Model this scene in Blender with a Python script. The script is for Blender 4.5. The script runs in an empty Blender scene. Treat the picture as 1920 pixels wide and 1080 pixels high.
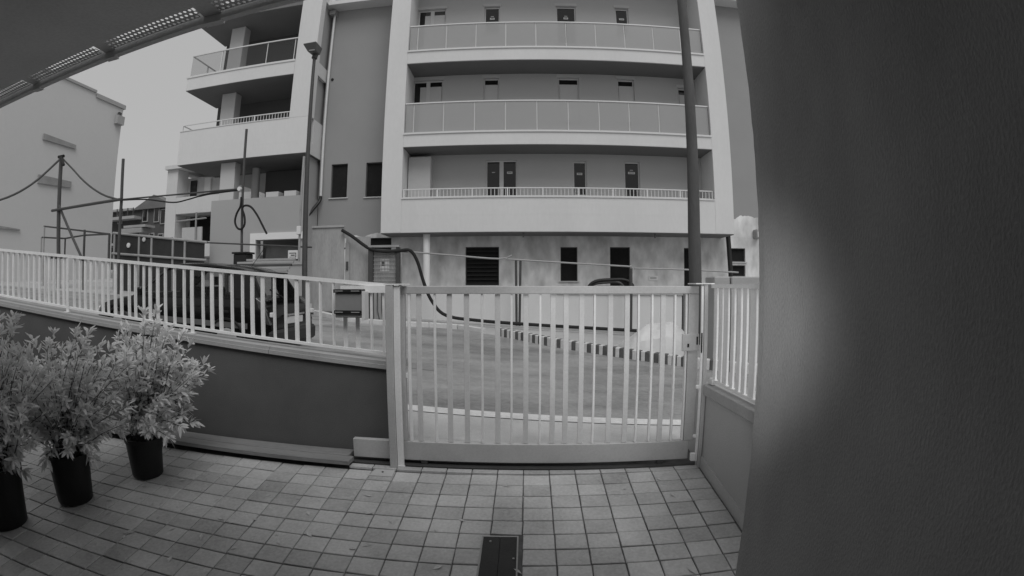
import bpy, bmesh, math, random
from mathutils import Vector, Euler, Matrix
random.seed(7)
R = math.radians
sc = bpy.context.scene
col = sc.collection

# ------------------------------------------------------------------ camera (wide door camera with barrel distortion)
FPX, BAR = 903.2, -0.06                      # focal length in photo pixels, barrel term
K = 36.0 / 1920.0
cd = bpy.data.cameras.new('camera'); cam = bpy.data.objects.new('camera', cd); col.objects.link(cam); sc.camera = cam
cd.type = 'PANO'; cd.panorama_type = 'FISHEYE_LENS_POLYNOMIAL'
cd.sensor_fit = 'HORIZONTAL'; cd.sensor_width = 36.0; cd.sensor_height = 20.25; cd.fisheye_fov = math.pi
cd.fisheye_polynomial_k0 = 0.0; cd.fisheye_polynomial_k1 = -1.0 / (FPX * K); cd.fisheye_polynomial_k2 = 0.0
cd.fisheye_polynomial_k3 = -BAR / (FPX * K) / (1000 * K) ** 2; cd.fisheye_polynomial_k4 = 0.0
cd.clip_start = 0.05; cd.clip_end = 2000
cam.location = (0, 0, 1.6); cam.rotation_euler = (math.pi / 2 - 0.005, 0, 0.03)

# ------------------------------------------------------------------ overcast sky, soft sun, exposure
SUN_EL, SUN_AZ = 53.0, 155.0                 # degrees; azimuth clockwise from +y: behind and right of the camera
w = bpy.data.worlds.new('World'); sc.world = w; w.use_nodes = True
nt = w.node_tree; nt.nodes.clear()
sky = nt.nodes.new('ShaderNodeTexSky'); sky.sky_type = 'NISHITA'; sky.sun_disc = False
sky.sun_elevation = R(SUN_EL); sky.sun_rotation = R(SUN_AZ); sky.air_density = 1.0; sky.dust_density = 3.0
bw = nt.nodes.new('ShaderNodeRGBToBW')
mx = nt.nodes.new('ShaderNodeMix'); mx.data_type = 'FLOAT'; mx.inputs['Factor'].default_value = 0.86; mx.inputs['B'].default_value = 4.9
bg = nt.nodes.new('ShaderNodeBackground'); bg.inputs['Strength'].default_value = 0.1
wo = nt.nodes.new('ShaderNodeOutputWorld')
nt.links.new(sky.outputs[0], bw.inputs[0]); nt.links.new(bw.outputs[0], mx.inputs['A'])
nt.links.new(mx.outputs[0], bg.inputs['Color']); nt.links.new(bg.outputs[0], wo.inputs['Surface'])
sd = bpy.data.lights.new('sun', 'SUN'); sd.energy = 1.5; sd.angle = R(40); sd.color = (1, 1, 1)
so = bpy.data.objects.new('sun', sd); col.objects.link(so)
_d = Vector((math.sin(R(SUN_AZ)) * math.cos(R(SUN_EL)), math.cos(R(SUN_AZ)) * math.cos(R(SUN_EL)), math.sin(R(SUN_EL))))
so.rotation_euler = _d.to_track_quat('Z', 'Y').to_euler(); so.location = (0, -6, 20)
vs = sc.view_settings; vs.view_transform = 'Standard'; vs.look = 'None'; vs.exposure = 0.0; vs.gamma = 1.0; vs.use_curve_mapping = False

# ------------------------------------------------------------------ helpers: materials
MATS = {}
def mat(name, v, rough=0.8, var=0.15, scale=1.5, fine=40.0, bump=0.15, spec=0.3, metal=0.0, rnd=0.0, stretch=(1, 1, 1), bdist=0.01):
    if name in MATS: return MATS[name]
    m = bpy.data.materials.new(name); m.use_nodes = True; n = m.node_tree; L = n.links
    b = n.nodes['Principled BSDF']; b.inputs['Roughness'].default_value = rough; b.inputs['Metallic'].default_value = metal
    b.inputs['Specular IOR Level'].default_value = spec
    g = n.nodes.new('ShaderNodeNewGeometry'); mp = n.nodes.new('ShaderNodeMapping'); mp.inputs['Scale'].default_value = stretch
    L.new(g.outputs['Position'], mp.inputs['Vector'])
    n1 = n.nodes.new('ShaderNodeTexNoise'); n1.inputs['Scale'].default_value = scale; n1.inputs['Detail'].default_value = 5; n1.inputs['Roughness'].default_value = 0.6
    n2 = n.nodes.new('ShaderNodeTexNoise'); n2.inputs['Scale'].default_value = fine; n2.inputs['Detail'].default_value = 3
    for q in (n1, n2): L.new(mp.outputs[0], q.inputs['Vector'])
    def mth(op, a, b_):
        k = n.nodes.new('ShaderNodeMath'); k.operation = op
        for i, x in enumerate((a, b_)):
            if isinstance(x, (int, float)): k.inputs[i].default_value = x
            else: L.new(x, k.inputs[i])
        return k.outputs[0]
    a = mth('MULTIPLY', mth('SUBTRACT', n1.outputs['Fac'], 0.5), 3.0 * var)
    c = mth('MULTIPLY', mth('SUBTRACT', n2.outputs['Fac'], 0.5), 1.6 * var)
    t = mth('ADD', mth('ADD', a, c), 1.0)
    if rnd:
        oi = n.nodes.new('ShaderNodeObjectInfo')
        t = mth('ADD', t, mth('MULTIPLY', mth('SUBTRACT', oi.outputs['Random'], 0.5), 2 * rnd))
    val = mth('MULTIPLY', t, v)
    val = mth('MAXIMUM', val, 0.004)
    L.new(val, b.inputs['Base Color'])
    if bump:
        bp = n.nodes.new('ShaderNodeBump'); bp.inputs['Strength'].default_value = bump; bp.inputs['Distance'].default_value = bdist
        L.new(n2.outputs['Fac'], bp.inputs['Height']); L.new(bp.outputs[0], b.inputs['Normal'])
    MATS[name] = m
    return m
def glass(name, v, alpha, rough=0.08):
    m = bpy.data.materials.new(name); m.use_nodes = True; n = m.node_tree; L = n.links; n.nodes.clear()
    o = n.nodes.new('ShaderNodeOutputMaterial'); p = n.nodes.new('ShaderNodeBsdfPrincipled')
    p.inputs['Base Color'].default_value = (v, v, v, 1); p.inputs['Roughness'].default_value = rough
    t = n.nodes.new('ShaderNodeBsdfTransparent'); t.inputs['Color'].default_value = (.86, .86, .86, 1); x = n.nodes.new('ShaderNodeMixShader'); x.inputs[0].default_value = alpha
    L.new(t.outputs[0], x.inputs[1]); L.new(p.outputs[0], x.inputs[2]); L.new(x.outputs[0], o.inputs[0])
    return m

WHITE = mat('white_render', 0.62, 0.85, 0.06, 0.7, 12, 0.08, stretch=(1, 1, 0.35))
GREYW = mat('grey_render', 0.36, 0.85, 0.05, 0.5, 30, 0.08)
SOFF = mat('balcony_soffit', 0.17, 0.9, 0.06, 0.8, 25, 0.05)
ALU = mat('pale_aluminium', 0.62, 0.45, 0.05, 2, 30, 0.03, 0.5)
DGLASS = mat('dark_window_glass', 0.012, 0.06, 0.2, 1, 6, 0.0, 0.5)
DARKIN = mat('painted_dark_interior', 0.02, 0.9, 0.3, 2, 10, 0.0, 0.1)  # near-black colour stands in for the shade inside openings and recesses
SHUT = mat('pale_shutter', 0.50, 0.6, 0.06, 1, 20, 0.05)
FRAMEM = mat('window_frame_grey', 0.58, 0.5, 0.06, 2, 20, 0.03)
PAINTM = mat('cream_painted_steel', 0.80, 0.4, 0.13, 3.5, 60, 0.04, 0.5)
GATEM = mat('grey_painted_steel', 0.46, 0.42, 0.16, 3.0, 60, 0.05, 0.5)
WALLD = mat('dark_painted_wall', 0.112, 0.9, 0.20, 1.6, 90, 0.25, 0.2)
WALLR = mat('side_wall_paint', 0.42, 0.9, 0.10, 1.1, 90, 0.25, 0.2)
COPE = mat('stone_coping', 0.36, 0.8, 0.14, 3, 50, 0.2)
TILE = mat('paving_tile', 0.45, 0.42, 0.34, 1.7, 45, 0.35, 0.5, rnd=0.16)
def _damp(m, lo, hi):   # uneven damp sheen
    n = m.node_tree; L = n.links; b = n.nodes['Principled BSDF']; g = n.nodes.new('ShaderNodeNewGeometry'); t = n.nodes.new('ShaderNodeTexNoise'); t.inputs['Scale'].default_value = 1.3; t.inputs['Detail'].default_value = 5
    r = n.nodes.new('ShaderNodeMapRange'); r.inputs['From Min'].default_value = .38; r.inputs['From Max'].default_value = .62; r.inputs['To Min'].default_value = lo; r.inputs['To Max'].default_value = hi
    L.new(g.outputs['Position'], t.inputs['Vector']); L.new(t.outputs['Fac'], r.inputs['Value']); L.new(r.outputs[0], b.inputs['Roughness'])
_damp(TILE, 0.20, 0.62)
GROUT = mat('dark_joint', 0.12, 0.95, 0.75, 0.9, 14, 0.3)
ASPH = mat('asphalt', 0.25, 0.5, 0.60, 1.5, 45, 0.6, 0.5, stretch=(0.4, 1, 1))
PAVE = mat('concrete_pavement', 0.48, 0.9, 0.28, 1.6, 90, 0.25)
_damp(ASPH, 0.32, 0.75)
LINEP = mat('road_paint_white', 0.62, 0.7, 0.20, 5, 40, 0.1)
EARTH = mat('site_ground', 0.40, 0.95, 0.22, 0.6, 18, 0.5)
CONC = mat('raw_concrete', 0.36, 0.9, 0.15, 1.3, 35, 0.25)
WOOD = mat('weathered_plywood', 0.33, 0.85, 0.22, 2.2, 14, 0.25, stretch=(2.5, 1, 0.6))
PLANK = mat('old_plank', 0.24, 0.85, 0.30, 3, 30, 0.3, stretch=(0.4, 3, 3))
BLACK = mat('black_plastic', 0.010, 0.5, 0.3, 3, 40, 0.05, 0.4)
RUBBER = mat('black_rubber', 0.018, 0.75, 0.3, 4, 40, 0.1)
POLEM = mat('weathered_pole', 0.085, 0.85, 0.25, 3, 25, 0.3, stretch=(1, 1, 0.25))
STEELD = mat('dark_steel', 0.06, 0.55, 0.25, 3, 40, 0.1, 0.4)
STEELG = mat('galvanised_steel', 0.30, 0.5, 0.2, 3, 40, 0.1, 0.5)
TARP = mat('dark_netting', 0.035, 0.85, 0.35, 1.2, 30, 0.2)
PLAST = mat('rough_plaster', 0.32, 0.95, 0.24, 2.2, 150, 0.8, 0.15, stretch=(1, 1, 0.5), bdist=0.004)
SOFFN = mat('porch_soffit_paint', 0.62, 0.9, 0.16, 1.1, 60, 0.2, 0.2)
LEAF = mat('shrub_leaf', 0.80, 0.5, 0.22, 4, 30, 0.05, 0.4)
def _leafy(m):      # thin leaves pass part of the light
    n = m.node_tree; L = n.links; b = n.nodes['Principled BSDF']; o = n.nodes['Material Output']
    t = n.nodes.new('ShaderNodeBsdfTranslucent'); L.new(b.inputs['Base Color'].links[0].from_socket, t.inputs['Color'])
    x = n.nodes.new('ShaderNodeMixShader'); x.inputs[0].default_value = 0.4; L.new(b.outputs[0], x.inputs[1]); L.new(t.outputs[0], x.inputs[2]); L.new(x.outputs[0], o.inputs['Surface'])
_leafy(LEAF)
BARK = mat('shrub_stem', 0.10, 0.9, 0.3, 10, 60, 0.2)
SOIL = mat('potting_soil', 0.03, 0.95, 0.4, 10, 60, 0.4)
BRICKF = mat('far_brick', 0.08, 0.9, 0.15, 0.6, 8, 0.1)
PALEB = mat('pale_block_wall', 0.58, 0.9, 0.035, 0.10, 6, 0.05)
CARP = mat('dark_car_paint', 0.006, 0.16, 0.05, 1, 5, 0.0, 0.32)
CHROME = mat('chrome', 0.6, 0.15, 0.05, 2, 5, 0.0, 0.5, 1.0)
LAMPR = mat('tail_lamp', 0.09, 0.12, 0.2, 8, 30, 0.0, 0.6)
PALEP = mat('pale_plastic', 0.66, 0.5, 0.06, 4, 30, 0.02)
SHEET = mat('white_sheet', 0.62, 0.7, 0.08, 2.0, 14, 0.3)
KERBW = mat('kerb_white', 0.55, 0.8, 0.16, 6, 40, 0.2)
KERBB = mat('kerb_black', 0.10, 0.8, 0.3, 6, 40, 0.2)
CEMENT = None
def wall_paint():   # grey render above, bare cement below a ragged edge
    m = mat('grey_render_over_cement', 0.29, 0.88, 0.06, 0.6, 30, 0.1)
    n = m.node_tree; L = n.links; b = n.nodes['Principled BSDF']
    src = b.inputs['Base Color'].links[0].from_socket
    g = n.nodes.new('ShaderNodeNewGeometry'); s = n.nodes.new('ShaderNodeSeparateXYZ'); L.new(g.outputs['Position'], s.inputs[0])
    no = n.nodes.new('ShaderNodeTexNoise'); no.inputs['Scale'].default_value = 0.9; no.inputs['Detail'].default_value = 4; L.new(g.outputs['Position'], no.inputs['Vector'])
    mu = n.nodes.new('ShaderNodeMath'); mu.operation = 'MULTIPLY_ADD'; L.new(no.outputs['Fac'], mu.inputs[0]); mu.inputs[1].default_value = 0.9; L.new(s.outputs['Z'], mu.inputs[2])
    mu2 = n.nodes.new('ShaderNodeMath'); mu2.operation = 'MULTIPLY_ADD'; L.new(s.outputs['X'], mu2.inputs[0]); mu2.inputs[1].default_value = -0.045; L.new(mu.outputs[0], mu2.inputs[2])
    gt = n.nodes.new('ShaderNodeMath'); gt.operation = 'GREATER_THAN'; L.new(mu2.outputs[0], gt.inputs[0]); gt.inputs[1].default_value = 4.22
    c1 = n.nodes.new('ShaderNodeTexNoise'); c1.inputs['Scale'].default_value = 2.2; c1.inputs['Detail'].default_value = 6
    mp = n.nodes.new('ShaderNodeMapping'); mp.inputs['Scale'].default_value = (1.2, 1, 0.6); L.new(g.outputs['Position'], mp.inputs[0]); L.new(mp.outputs[0], c1.inputs['Vector'])
    mr = n.nodes.new('ShaderNodeMapRange'); mr.inputs['From Min'].default_value = .3; mr.inputs['From Max'].default_value = .7; mr.inputs['To Min'].default_value = 0.44; mr.inputs['To Max'].default_value = 0.80; L.new(c1.outputs['Fac'], mr.inputs['Value'])
    mi = n.nodes.new('ShaderNodeMix'); mi.data_type = 'FLOAT'; L.new(gt.outputs[0], mi.inputs['Factor']); L.new(mr.outputs[0], mi.inputs['A']); L.new(src, mi.inputs['B'])
    L.new(mi.outputs[0], b.inputs['Base Color'])
    return m
CEMENT = wall_paint()
RAILGL = glass('frosted_rail_glass', 0.42, 0.62, 0.25)
CARG = glass('car_glass', 0.02, 0.22, 0.04)
CLEARGL = glass('clear_rail_glass', 0.30, 0.07, 0.05)

# ------------------------------------------------------------------ helpers: objects
WL = {}
def tag(o, label=None, cat=None, group=None, kind=None):
    if label: o['label'] = label
    if cat: o['category'] = cat
    if group: o['group'] = group
    if kind: o['kind'] = kind
    return o
def thing(name, label, cat, loc, group=None):
    o = bpy.data.objects.new(name, None); col.objects.link(o); o.location = loc; o.empty_display_size = 0.2
    WL[o.name] = Vector(loc); return tag(o, label, cat, group)
class MB:
    def __init__(s): s.v = []; s.f = []; s.m = []
    def hexa(s, p, mi=0):            # 8 corners: bottom ring then top ring
        b = len(s.v); s.v += [tuple(q) for q in p]
        for q in ((3, 2, 1, 0), (4, 5, 6, 7), (0, 1, 5, 4), (1, 2, 6, 5), (2, 3, 7, 6), (3, 0, 4, 7)): s.f.append(tuple(b + i for i in q)); s.m.append(mi)
        return s
    def box(s, x0, x1, y0, y1, z0, z1, mi=0):
        return s.hexa([(x0, y0, z0), (x1, y0, z0), (x1, y1, z0), (x0, y1, z0), (x0, y0, z1), (x1, y0, z1), (x1, y1, z1), (x0, y1, z1)], mi)
    def slope(s, x0, x1, y0, y1, a0, a1, b0, b1, mi=0):   # bottom z a0 at x0, b0 at x1; top a1, b1
        return s.hexa([(x0, y0, a0), (x1, y0, b0), (x1, y1, b0), (x0, y1, a0), (x0, y0, a1), (x1, y0, b1), (x1, y1, b1), (x0, y1, a1)], mi)
    def quad(s, a, b, c, d, mi=0):
        k = len(s.v); s.v += [tuple(a), tuple(b), tuple(c), tuple(d)]; s.f.append((k, k + 1, k + 2, k + 3)); s.m.append(mi); return s
    def tube(s, pts, r, n=8, mi=0, cap=True):
        pts = [Vector(p) for p in pts]; rs = r if isinstance(r, (list, tuple)) else [r] * len(pts); b = len(s.v); up = None
        for i, p in enumerate(pts):
            t = (pts[min(i + 1, len(pts) - 1)] - pts[max(i - 1, 0)]).normalized()
            if up is None:
                up = Vector((0, 0, 1)) if abs(t.z) < 0.9 else Vector((0, 1, 0))
            u = t.cross(up).normalized(); q = u.cross(t).normalized(); up = q
            for k in range(n):
                a = 2 * math.pi * k / n; s.v.append(tuple(p + (u * math.cos(a) + q * math.sin(a)) * rs[i]))
        for i in range(len(pts) - 1):
            for k in range(n):
                s.f.append((b + i * n + k, b + i * n + (k + 1) % n, b + (i + 1) * n + (k + 1) % n, b + (i + 1) * n + k)); s.m.append(mi)
        if cap:
            s.f.append(tuple(b + k for k in range(n))[::-1]); s.m.append(mi); e = b + (len(pts) - 1) * n; s.f.append(tuple(e + k for k in range(n))); s.m.append(mi)
        return s
    def lathe(s, prof, c, n=20, mi=0, axis='z'):
        b = len(s.v)
        for r, h in prof:
            for k in range(n):
                a = 2 * math.pi * k / n
                q = (r * math.cos(a), r * math.sin(a), h) if axis == 'z' else (r * math.cos(a), h, r * math.sin(a))
                s.v.append((c[0] + q[0], c[1] + q[1], c[2] + q[2]))
        for i in range(len(prof) - 1):
            for k in range(n): s.f.append((b + i * n + k, b + i * n + (k + 1) % n, b + (i + 1) * n + (k + 1) % n, b + (i + 1) * n + k)); s.m.append(mi)
        s.f.append(tuple(b + k for k in range(n))[::-1]); s.m.append(mi); e = b + (len(prof) - 1) * n; s.f.append(tuple(e + k for k in range(n))); s.m.append(mi)
        return s
    def build(s, name, mats, parent=None, smooth=False, bevel=0.0, seg=1):
        if not isinstance(mats, (list, tuple)): mats = [mats]
        xs = [p[0] for p in s.v]; ys = [p[1] for p in s.v]; zs = [p[2] for p in s.v]
        c = Vector(((min(xs) + max(xs)) / 2, (min(ys) + max(ys)) / 2, min(zs)))
        me = bpy.data.meshes.new(name); me.from_pydata([(x - c.x, y - c.y, z - c.z) for x, y, z in s.v], [], s.f)
        for m in mats: me.materials.append(m)
        if len(mats) > 1: me.polygons.foreach_set('material_index', s.m)
        bm = bmesh.new(); bm.from_mesh(me)
        bmesh.ops.recalc_face_normals(bm, faces=bm.faces)
        if bevel: bmesh.ops.bevel(bm, geom=list(bm.edges), offset=bevel, segments=seg, affect='EDGES', clamp_overlap=True)
        bm.to_mesh(me); bm.free()
        if smooth:
            me.polygons.foreach_set('use_smooth', [True] * len(me.polygons))
            try: me.set_sharp_from_angle(angle=R(40))
            except Exception: pass
        o = bpy.data.objects.new(name, me); col.objects.link(o)
        if parent is not None:
            o.parent = parent; o.location = c - WL[parent.name]
        else: o.location = c
        WL[o.name] = c.copy()
        return o
def B(name, x0, x1, y0, y1, z0, z1, m, parent=None, bevel=0.0):
    return MB().box(x0, x1, y0, y1, z0, z1).build(name, m, parent, bevel=bevel)
def T(name, pts, r, m, parent=None, n=8): return MB().tube(pts, r, n).build(name, m, parent, smooth=True)
def spline(pts, k=6):
    P = [Vector(p) for p in pts]; out = []
    for i in range(len(P) - 1):
        a, b, c, d = P[max(i - 1, 0)], P[i], P[i + 1], P[min(i + 2, len(P) - 1)]
        for j in range(k):
            t = j / k; out.append(0.5 * ((2 * b) + (c - a) * t + (2 * a - 5 * b + 4 * c - d) * t * t + (3 * b - a - 3 * c + d) * t ** 3))
    return out + [P[-1]]

# ------------------------------------------------------------------ street plane and courtyard plane
def zs(x, y):
    x = max(-34.0, min(14.0, x)); y = max(4.0, min(30.0, y))
    return -0.036 - 0.06 * x + 0.032 * y
CS = 0.133
def zc(x, y): return CS * (y - 3.95) + 0.0074 * x

# ------------------------------------------------------------------ setting: ground, road, pavement
def sheet(name, xs, ys, f, m, parent=None, kind='structure'):
    mb = MB(); nx = len(xs)
    mb.v = [(x, y, f(x, y)) for y in ys for x in xs]
    mb.f = [(j * nx + i, j * nx + i + 1, (j + 1) * nx + i + 1, (j + 1) * nx + i) for j in range(len(ys) - 1) for i in range(nx - 1)]; mb.m = [0] * len(mb.f)
    o = mb.build(name, m, parent, smooth=True)
    return tag(o, kind=kind) if parent is None else o
gx = [-600, -200, -80, -34, -28, -22, -16, -10, -5, 0, 5, 10, 14, 30, 80, 200, 600]
gy = [-300, -60, -10, 4.32, 4.36, 6, 8, 10, 12, 14, 16, 20, 25, 30, 60, 200, 900]
tag(sheet('ground', gx, gy, lambda x, y: (zs(x, y) - 0.03) if y > 4.34 else -1.2, EARTH), 'pale bare site ground sloping up to the left beyond the road')
# near pavement strip, white edge line, road
LX = [-34, -26, -18, -12, -8, -5, -3, -1.5, 0, 1.5, 3, 5, 9, 14, 40]
tag(sheet('pavement', LX, [4.37, 5.14], lambda x, y: zs(x, y) + 0.004, PAVE), 'narrow concrete pavement just outside the gate')
far = [(-34, 12), (-22, 12.6), (-14, 13.6), (-9, 13.9), (-6.15, 13.19), (-4.83, 12.2), (-3.6, 12.1), (-2.0, 12.5), (-0.6, 11.6), (0.6, 10.4), (1.77, 9.6), (3.03, 8.75), (4.6, 8.0), (7, 7.6), (14, 7.5), (40, 7.5)]
mb = MB(); n = len(far)
fy = lambda x: next(a[1] + (b[1] - a[1]) * (x - a[0]) / (b[0] - a[0]) for a, b in zip(far, far[1:]) if a[0] <= x <= b[0])
rx = sorted(set([p[0] for p in far] + LX))
ROWS = 6
mb.v = [(x, 5.12 + (fy(x) - 5.12) * j / ROWS, zs(x, 5.12 + (fy(x) - 5.12) * j / ROWS)) for j in range(ROWS + 1) for x in rx]
mb.f = [(j * len(rx) + i, j * len(rx) + i + 1, (j + 1) * len(rx) + i + 1, (j + 1) * len(rx) + i) for j in range(ROWS) for i in range(len(rx) - 1)]; mb.m = [0] * len(mb.f)
road = tag(mb.build('road', ASPH, smooth=True), 'worn asphalt road climbing to the left past the gate', kind='structure')
mb = MB()
for x0, x1 in zip(LX, LX[1:]):
    y0, y1 = 5.14, 5.35
    mb.quad((x0, y0, zs(x0, y0) + .012), (x1, y0, zs(x1, y0) + .012), (x1, y1, zs(x1, y1) + .012), (x0, y1, zs(x0, y1) + .012))
mb.build('edge_line', LINEP, road)
random.seed(3)
for i in range(1):    # darker repair patches in the asphalt
    cx, cy = random.uniform(-4, 3), random.uniform(6.2, 8.6); mb = MB(); k = 9
    for a in range(k):
        t = 2 * math.pi * a / k; q = random.uniform(.6, 1.1); x, y = cx + 1.1 * q * math.cos(t), cy + .3 * q * math.sin(t); mb.v.append((x, y, zs(x, y) + .005 + .0006 * i))
    mb.f.append(tuple(range(k))); mb.m.append(0); mb.build('repair_patch', mat('asphalt_patch', 0.215, 0.9, 0.2, 3, 120, 0.3), road)

# courtyard floor with single tiles
cf = tag(sheet('courtyard_floor', [-9, -4, 0, 1.56], [-0.4, 4.3], lambda x, y: zc(x, y) - 0.012, GROUT), 'ramp of square grey paving tiles rising to the gate', kind='structure')
TP, RP, X0, Y0 = 0.2206, 0.167, -0.02, 3.905
cells = []
for i in range(-40, 7):
    for j in range(0, 24):
        cells.append((X0 + TP * (i + .5), Y0 - RP * (j + .5), i, j))
DR = (-0.295, -0.05, 2.30, 3.045)     # drain cover footprint
def vis(x, y): return y > 1.5 and (y - 1.55) > (abs(x) - 3.6) * 1.4 and (y > 2.45 or x < -1.0)
near = [c for c in cells if c[0] < 1.60 and vis(c[0], c[1]) and not (DR[0] - .0 < c[0] < DR[1] + .0 and c[1] < DR[3])]
near.sort(key=lambda c: (c[0] * c[0] + c[1] * c[1])); near = near[:300]; keys = set((c[2], c[3]) for c in near)
tmesh = []
random.seed(11)
for v in range(5):
    g = 0.004; a, b = TP / 2 - g, RP / 2 - g; t = MB().box(-a, a, -b, b, -0.016, 0.0)
    me = bpy.data.meshes.new('tile'); bm = bmesh.new()
    vs_ = [bm.verts.new((p[0] + random.uniform(-.0025, .0025), p[1] + random.uniform(-.0025, .0025), p[2])) for p in t.v]
    for f in t.f: bm.faces.new([vs_[q] for q in f])
    bmesh.ops.recalc_face_normals(bm, faces=bm.faces)
    top = [e for e in bm.edges if all(q.co.z > -0.001 for q in e.verts)]
    bmesh.ops.bevel(bm, geom=top, offset=0.004, segments=1, affect='EDGES'); bm.to_mesh(me); bm.free(); me.materials.append(TILE); tmesh.append(me)
slope_rot = math.atan(CS)
def tile_at(o, x, y, dz):
    o.location = Vector((x, y, zc(x, y) + dz)) - WL[cf.name]
    o.rotation_euler = (slope_rot + random.gauss(0, .006), random.gauss(0, .006), random.gauss(0, .006))
for x, y, i, j in near:
    o = bpy.data.objects.new('paving_tile', random.choice(tmesh)); col.objects.link(o); o.parent = cf; tile_at(o, x, y, random.gauss(0, .0012))
mb = MB()
for x, y, i, j in cells:
    if (i, j) in keys or (DR[0] < x < DR[1] and y < DR[3]): continue
    if x > 1.5: continue
    a, b = TP / 2 - .004, RP / 2 - .004; z = zc(x, y) - .001
    mb.slope(x - a, x + a, y - b, y + b, z - .016, z, z - .016, z)
    for q in range(8): p = mb.v[-8 + q]; mb.v[-8 + q] = (p[0], p[1], p[2] + CS * (p[1] - y))
tag(mb.build('outer_tiles', TILE, cf), kind='stuff')
# edge course of narrow tiles at the gate track
for i in range(-7, 7):
    x0 = X0 + TP * i + .004; x1 = x0 + TP - .008
    if x1 > 1.52: x1 = 1.515
    B('edge_tile', x0, x1, 3.912, 3.985, -.02, .006 + random.gauss(0, .001), TILE, cf, bevel=.003)
B('gate_track', -1.75, 1.54, 4.0, 4.12, -.05, .012, STEELD, cf)
mb = MB(); mb.slope(-1.3, 1.54, 4.125, 4.375, -.3, zs(-1.3, 4.37) + .002, -.3, zs(1.54, 4.37) + .002); mb.build('threshold', PAVE, cf)

# drain cover
dc = thing('drain_cover', 'dark metal drain cover set in the paving at the bottom of the picture', 'drain cover', (-.17, 2.7, zc(-.17, 2.7)))
mb = MB()
def dq(x0, x1, y0, y1, h0, h1, mi=0): mb.hexa([(x0, y0, zc(x0, y0) + h0), (x1, y0, zc(x1, y0) + h0), (x1, y1, zc(x1, y1) + h0), (x0, y1, zc(x0, y1) + h0), (x0, y0, zc(x0, y0) + h1), (x1, y0, zc(x1, y0) + h1), (x1, y1, zc(x1, y1) + h1), (x0, y1, zc(x0, y1) + h1)], mi)
COVER = mat('cover_iron', 0.028, 0.6, 0.3, 8, 60, 0.2)
dq(-.285, -.172, 2.32, 3.03, -.02, .003); mb.build('cover_leaf', COVER, dc)
mb = MB(); dq(-.168, -.058, 2.32, 3.03, -.02, .002); mb.build('cover_leaf', COVER, dc)
mb = MB(); dq(-.297, -.287, 2.30, 3.045, -.02, .006); dq(-.056, -.046, 2.30, 3.045, -.02, .006); dq(-.287, -.056, 3.032, 3.045, -.02, .006); dq(-.287, -.056, 2.30, 2.315, -.02, .006)
mb.build('cover_frame', STEELG, dc)
for x, y in ((-.235, 2.98), (-.075, 2.8)):
    MB().lathe([(.008, 0), (.008, .008)], (x, y, zc(x, y)), 10).build('bolt', STEELG, dc)

# ------------------------------------------------------------------ the house the camera hangs on: side wall, porch soffit, perforated vent strips
hs = thing('house', 'dark plastered porch of the house, side wall at right and soffit at upper left', 'house', (-3, 0, -.5))
random.seed(4); mb = MB(); NZ = 90
for i in range(NZ + 1):     # hand-trowelled corner, slightly uneven
    z = -.9 + 4.5 * i / NZ; e = random.gauss(0, .0009); f = random.gauss(0, .0007)
    mb.v += [(1.5, -.5, z), (.90, -.5, z), (.90, 1.70, z), (.904 + f, 1.750 + e, z), (.912 + f, 1.764 + e, z), (1.0, 1.766, z), (1.5, 1.766, z)]
for i in range(NZ):
    for k in range(7): mb.f.append((i * 7 + k, i * 7 + (k + 1) % 7, (i + 1) * 7 + (k + 1) % 7, (i + 1) * 7 + k)); mb.m.append(0)
mb.f += [tuple(range(7)), tuple(NZ * 7 + k for k in range(7))]; mb.m += [0, 0]
mb.build('side_wall', PLAST, hs)
B('rear_wall', -9, .898, -.5, -.25, -.9, 3.6, PLAST, hs)
ED = lambda x: 1.59 - 0.108 * x      # outer edge of the soffit
mb = MB()
xa, xb = -9.0, .897
mb.hexa([(xa, -.25, 2.83), (xb, -.25, 2.83), (xb, ED(xb) - .13, 2.83), (xa, ED(xa) - .13, 2.83), (xa, -.25, 3.05), (xb, -.25, 3.05), (xb, ED(xb) - .13, 3.05), (xa, ED(xa) - .13, 3.05)])
mb.build('soffit', SOFFN, hs)
mb = MB(); mb.hexa([(xa, ED(xa) - .032, 2.80), (xb, ED(xb) - .032, 2.80), (xb, ED(xb), 2.80), (xa, ED(xa), 2.80), (xa, ED(xa) - .032, 2.87), (xb, ED(xb) - .032, 2.87), (xb, ED(xb), 2.87), (xa, ED(xa), 2.87)])
mb.build('edge_trim', SOFFN, hs)
cuts = [(-5.4, -4.1), (-4.02, -2.98), (-2.92, -2.20), (-2.14, -1.46), (-1.38, -.62), (-.54, .2), (.28, .88)]
for a, b in cuts:
    mb = MB(); P = 0.03; nc = int((b - a) / P)
    for i in range(nc):
        for r in range(3):
            x = a + P * (i + .5) + (P / 2 if r % 2 else 0); y = ED(x) - .128 + P * (r + .5); h = P / 2; k = len(mb.v); rr = .0088
            sq = [(h, 0), (h, h), (0, h), (-h, h), (-h, 0), (-h, -h), (0, -h), (h, -h)]
            for q in range(8):
                an = math.pi / 4 * q; mb.v.append((x + sq[q][0], y + sq[q][1] - .108 * sq[q][0], 2.836)); mb.v.append((x + rr * math.cos(an), y + rr * math.sin(an), 2.836))
            for q in range(8): mb.f.append((k + 2 * q, k + 2 * ((q + 1) % 8), k + 2 * ((q + 1) % 8) + 1, k + 2 * q + 1)); mb.m.append(0)
    mb.build('vent_strip', SOFFN, hs)
ends = [xa] + [q for a, b in cuts for q in (a, b)] + [xb]
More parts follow.
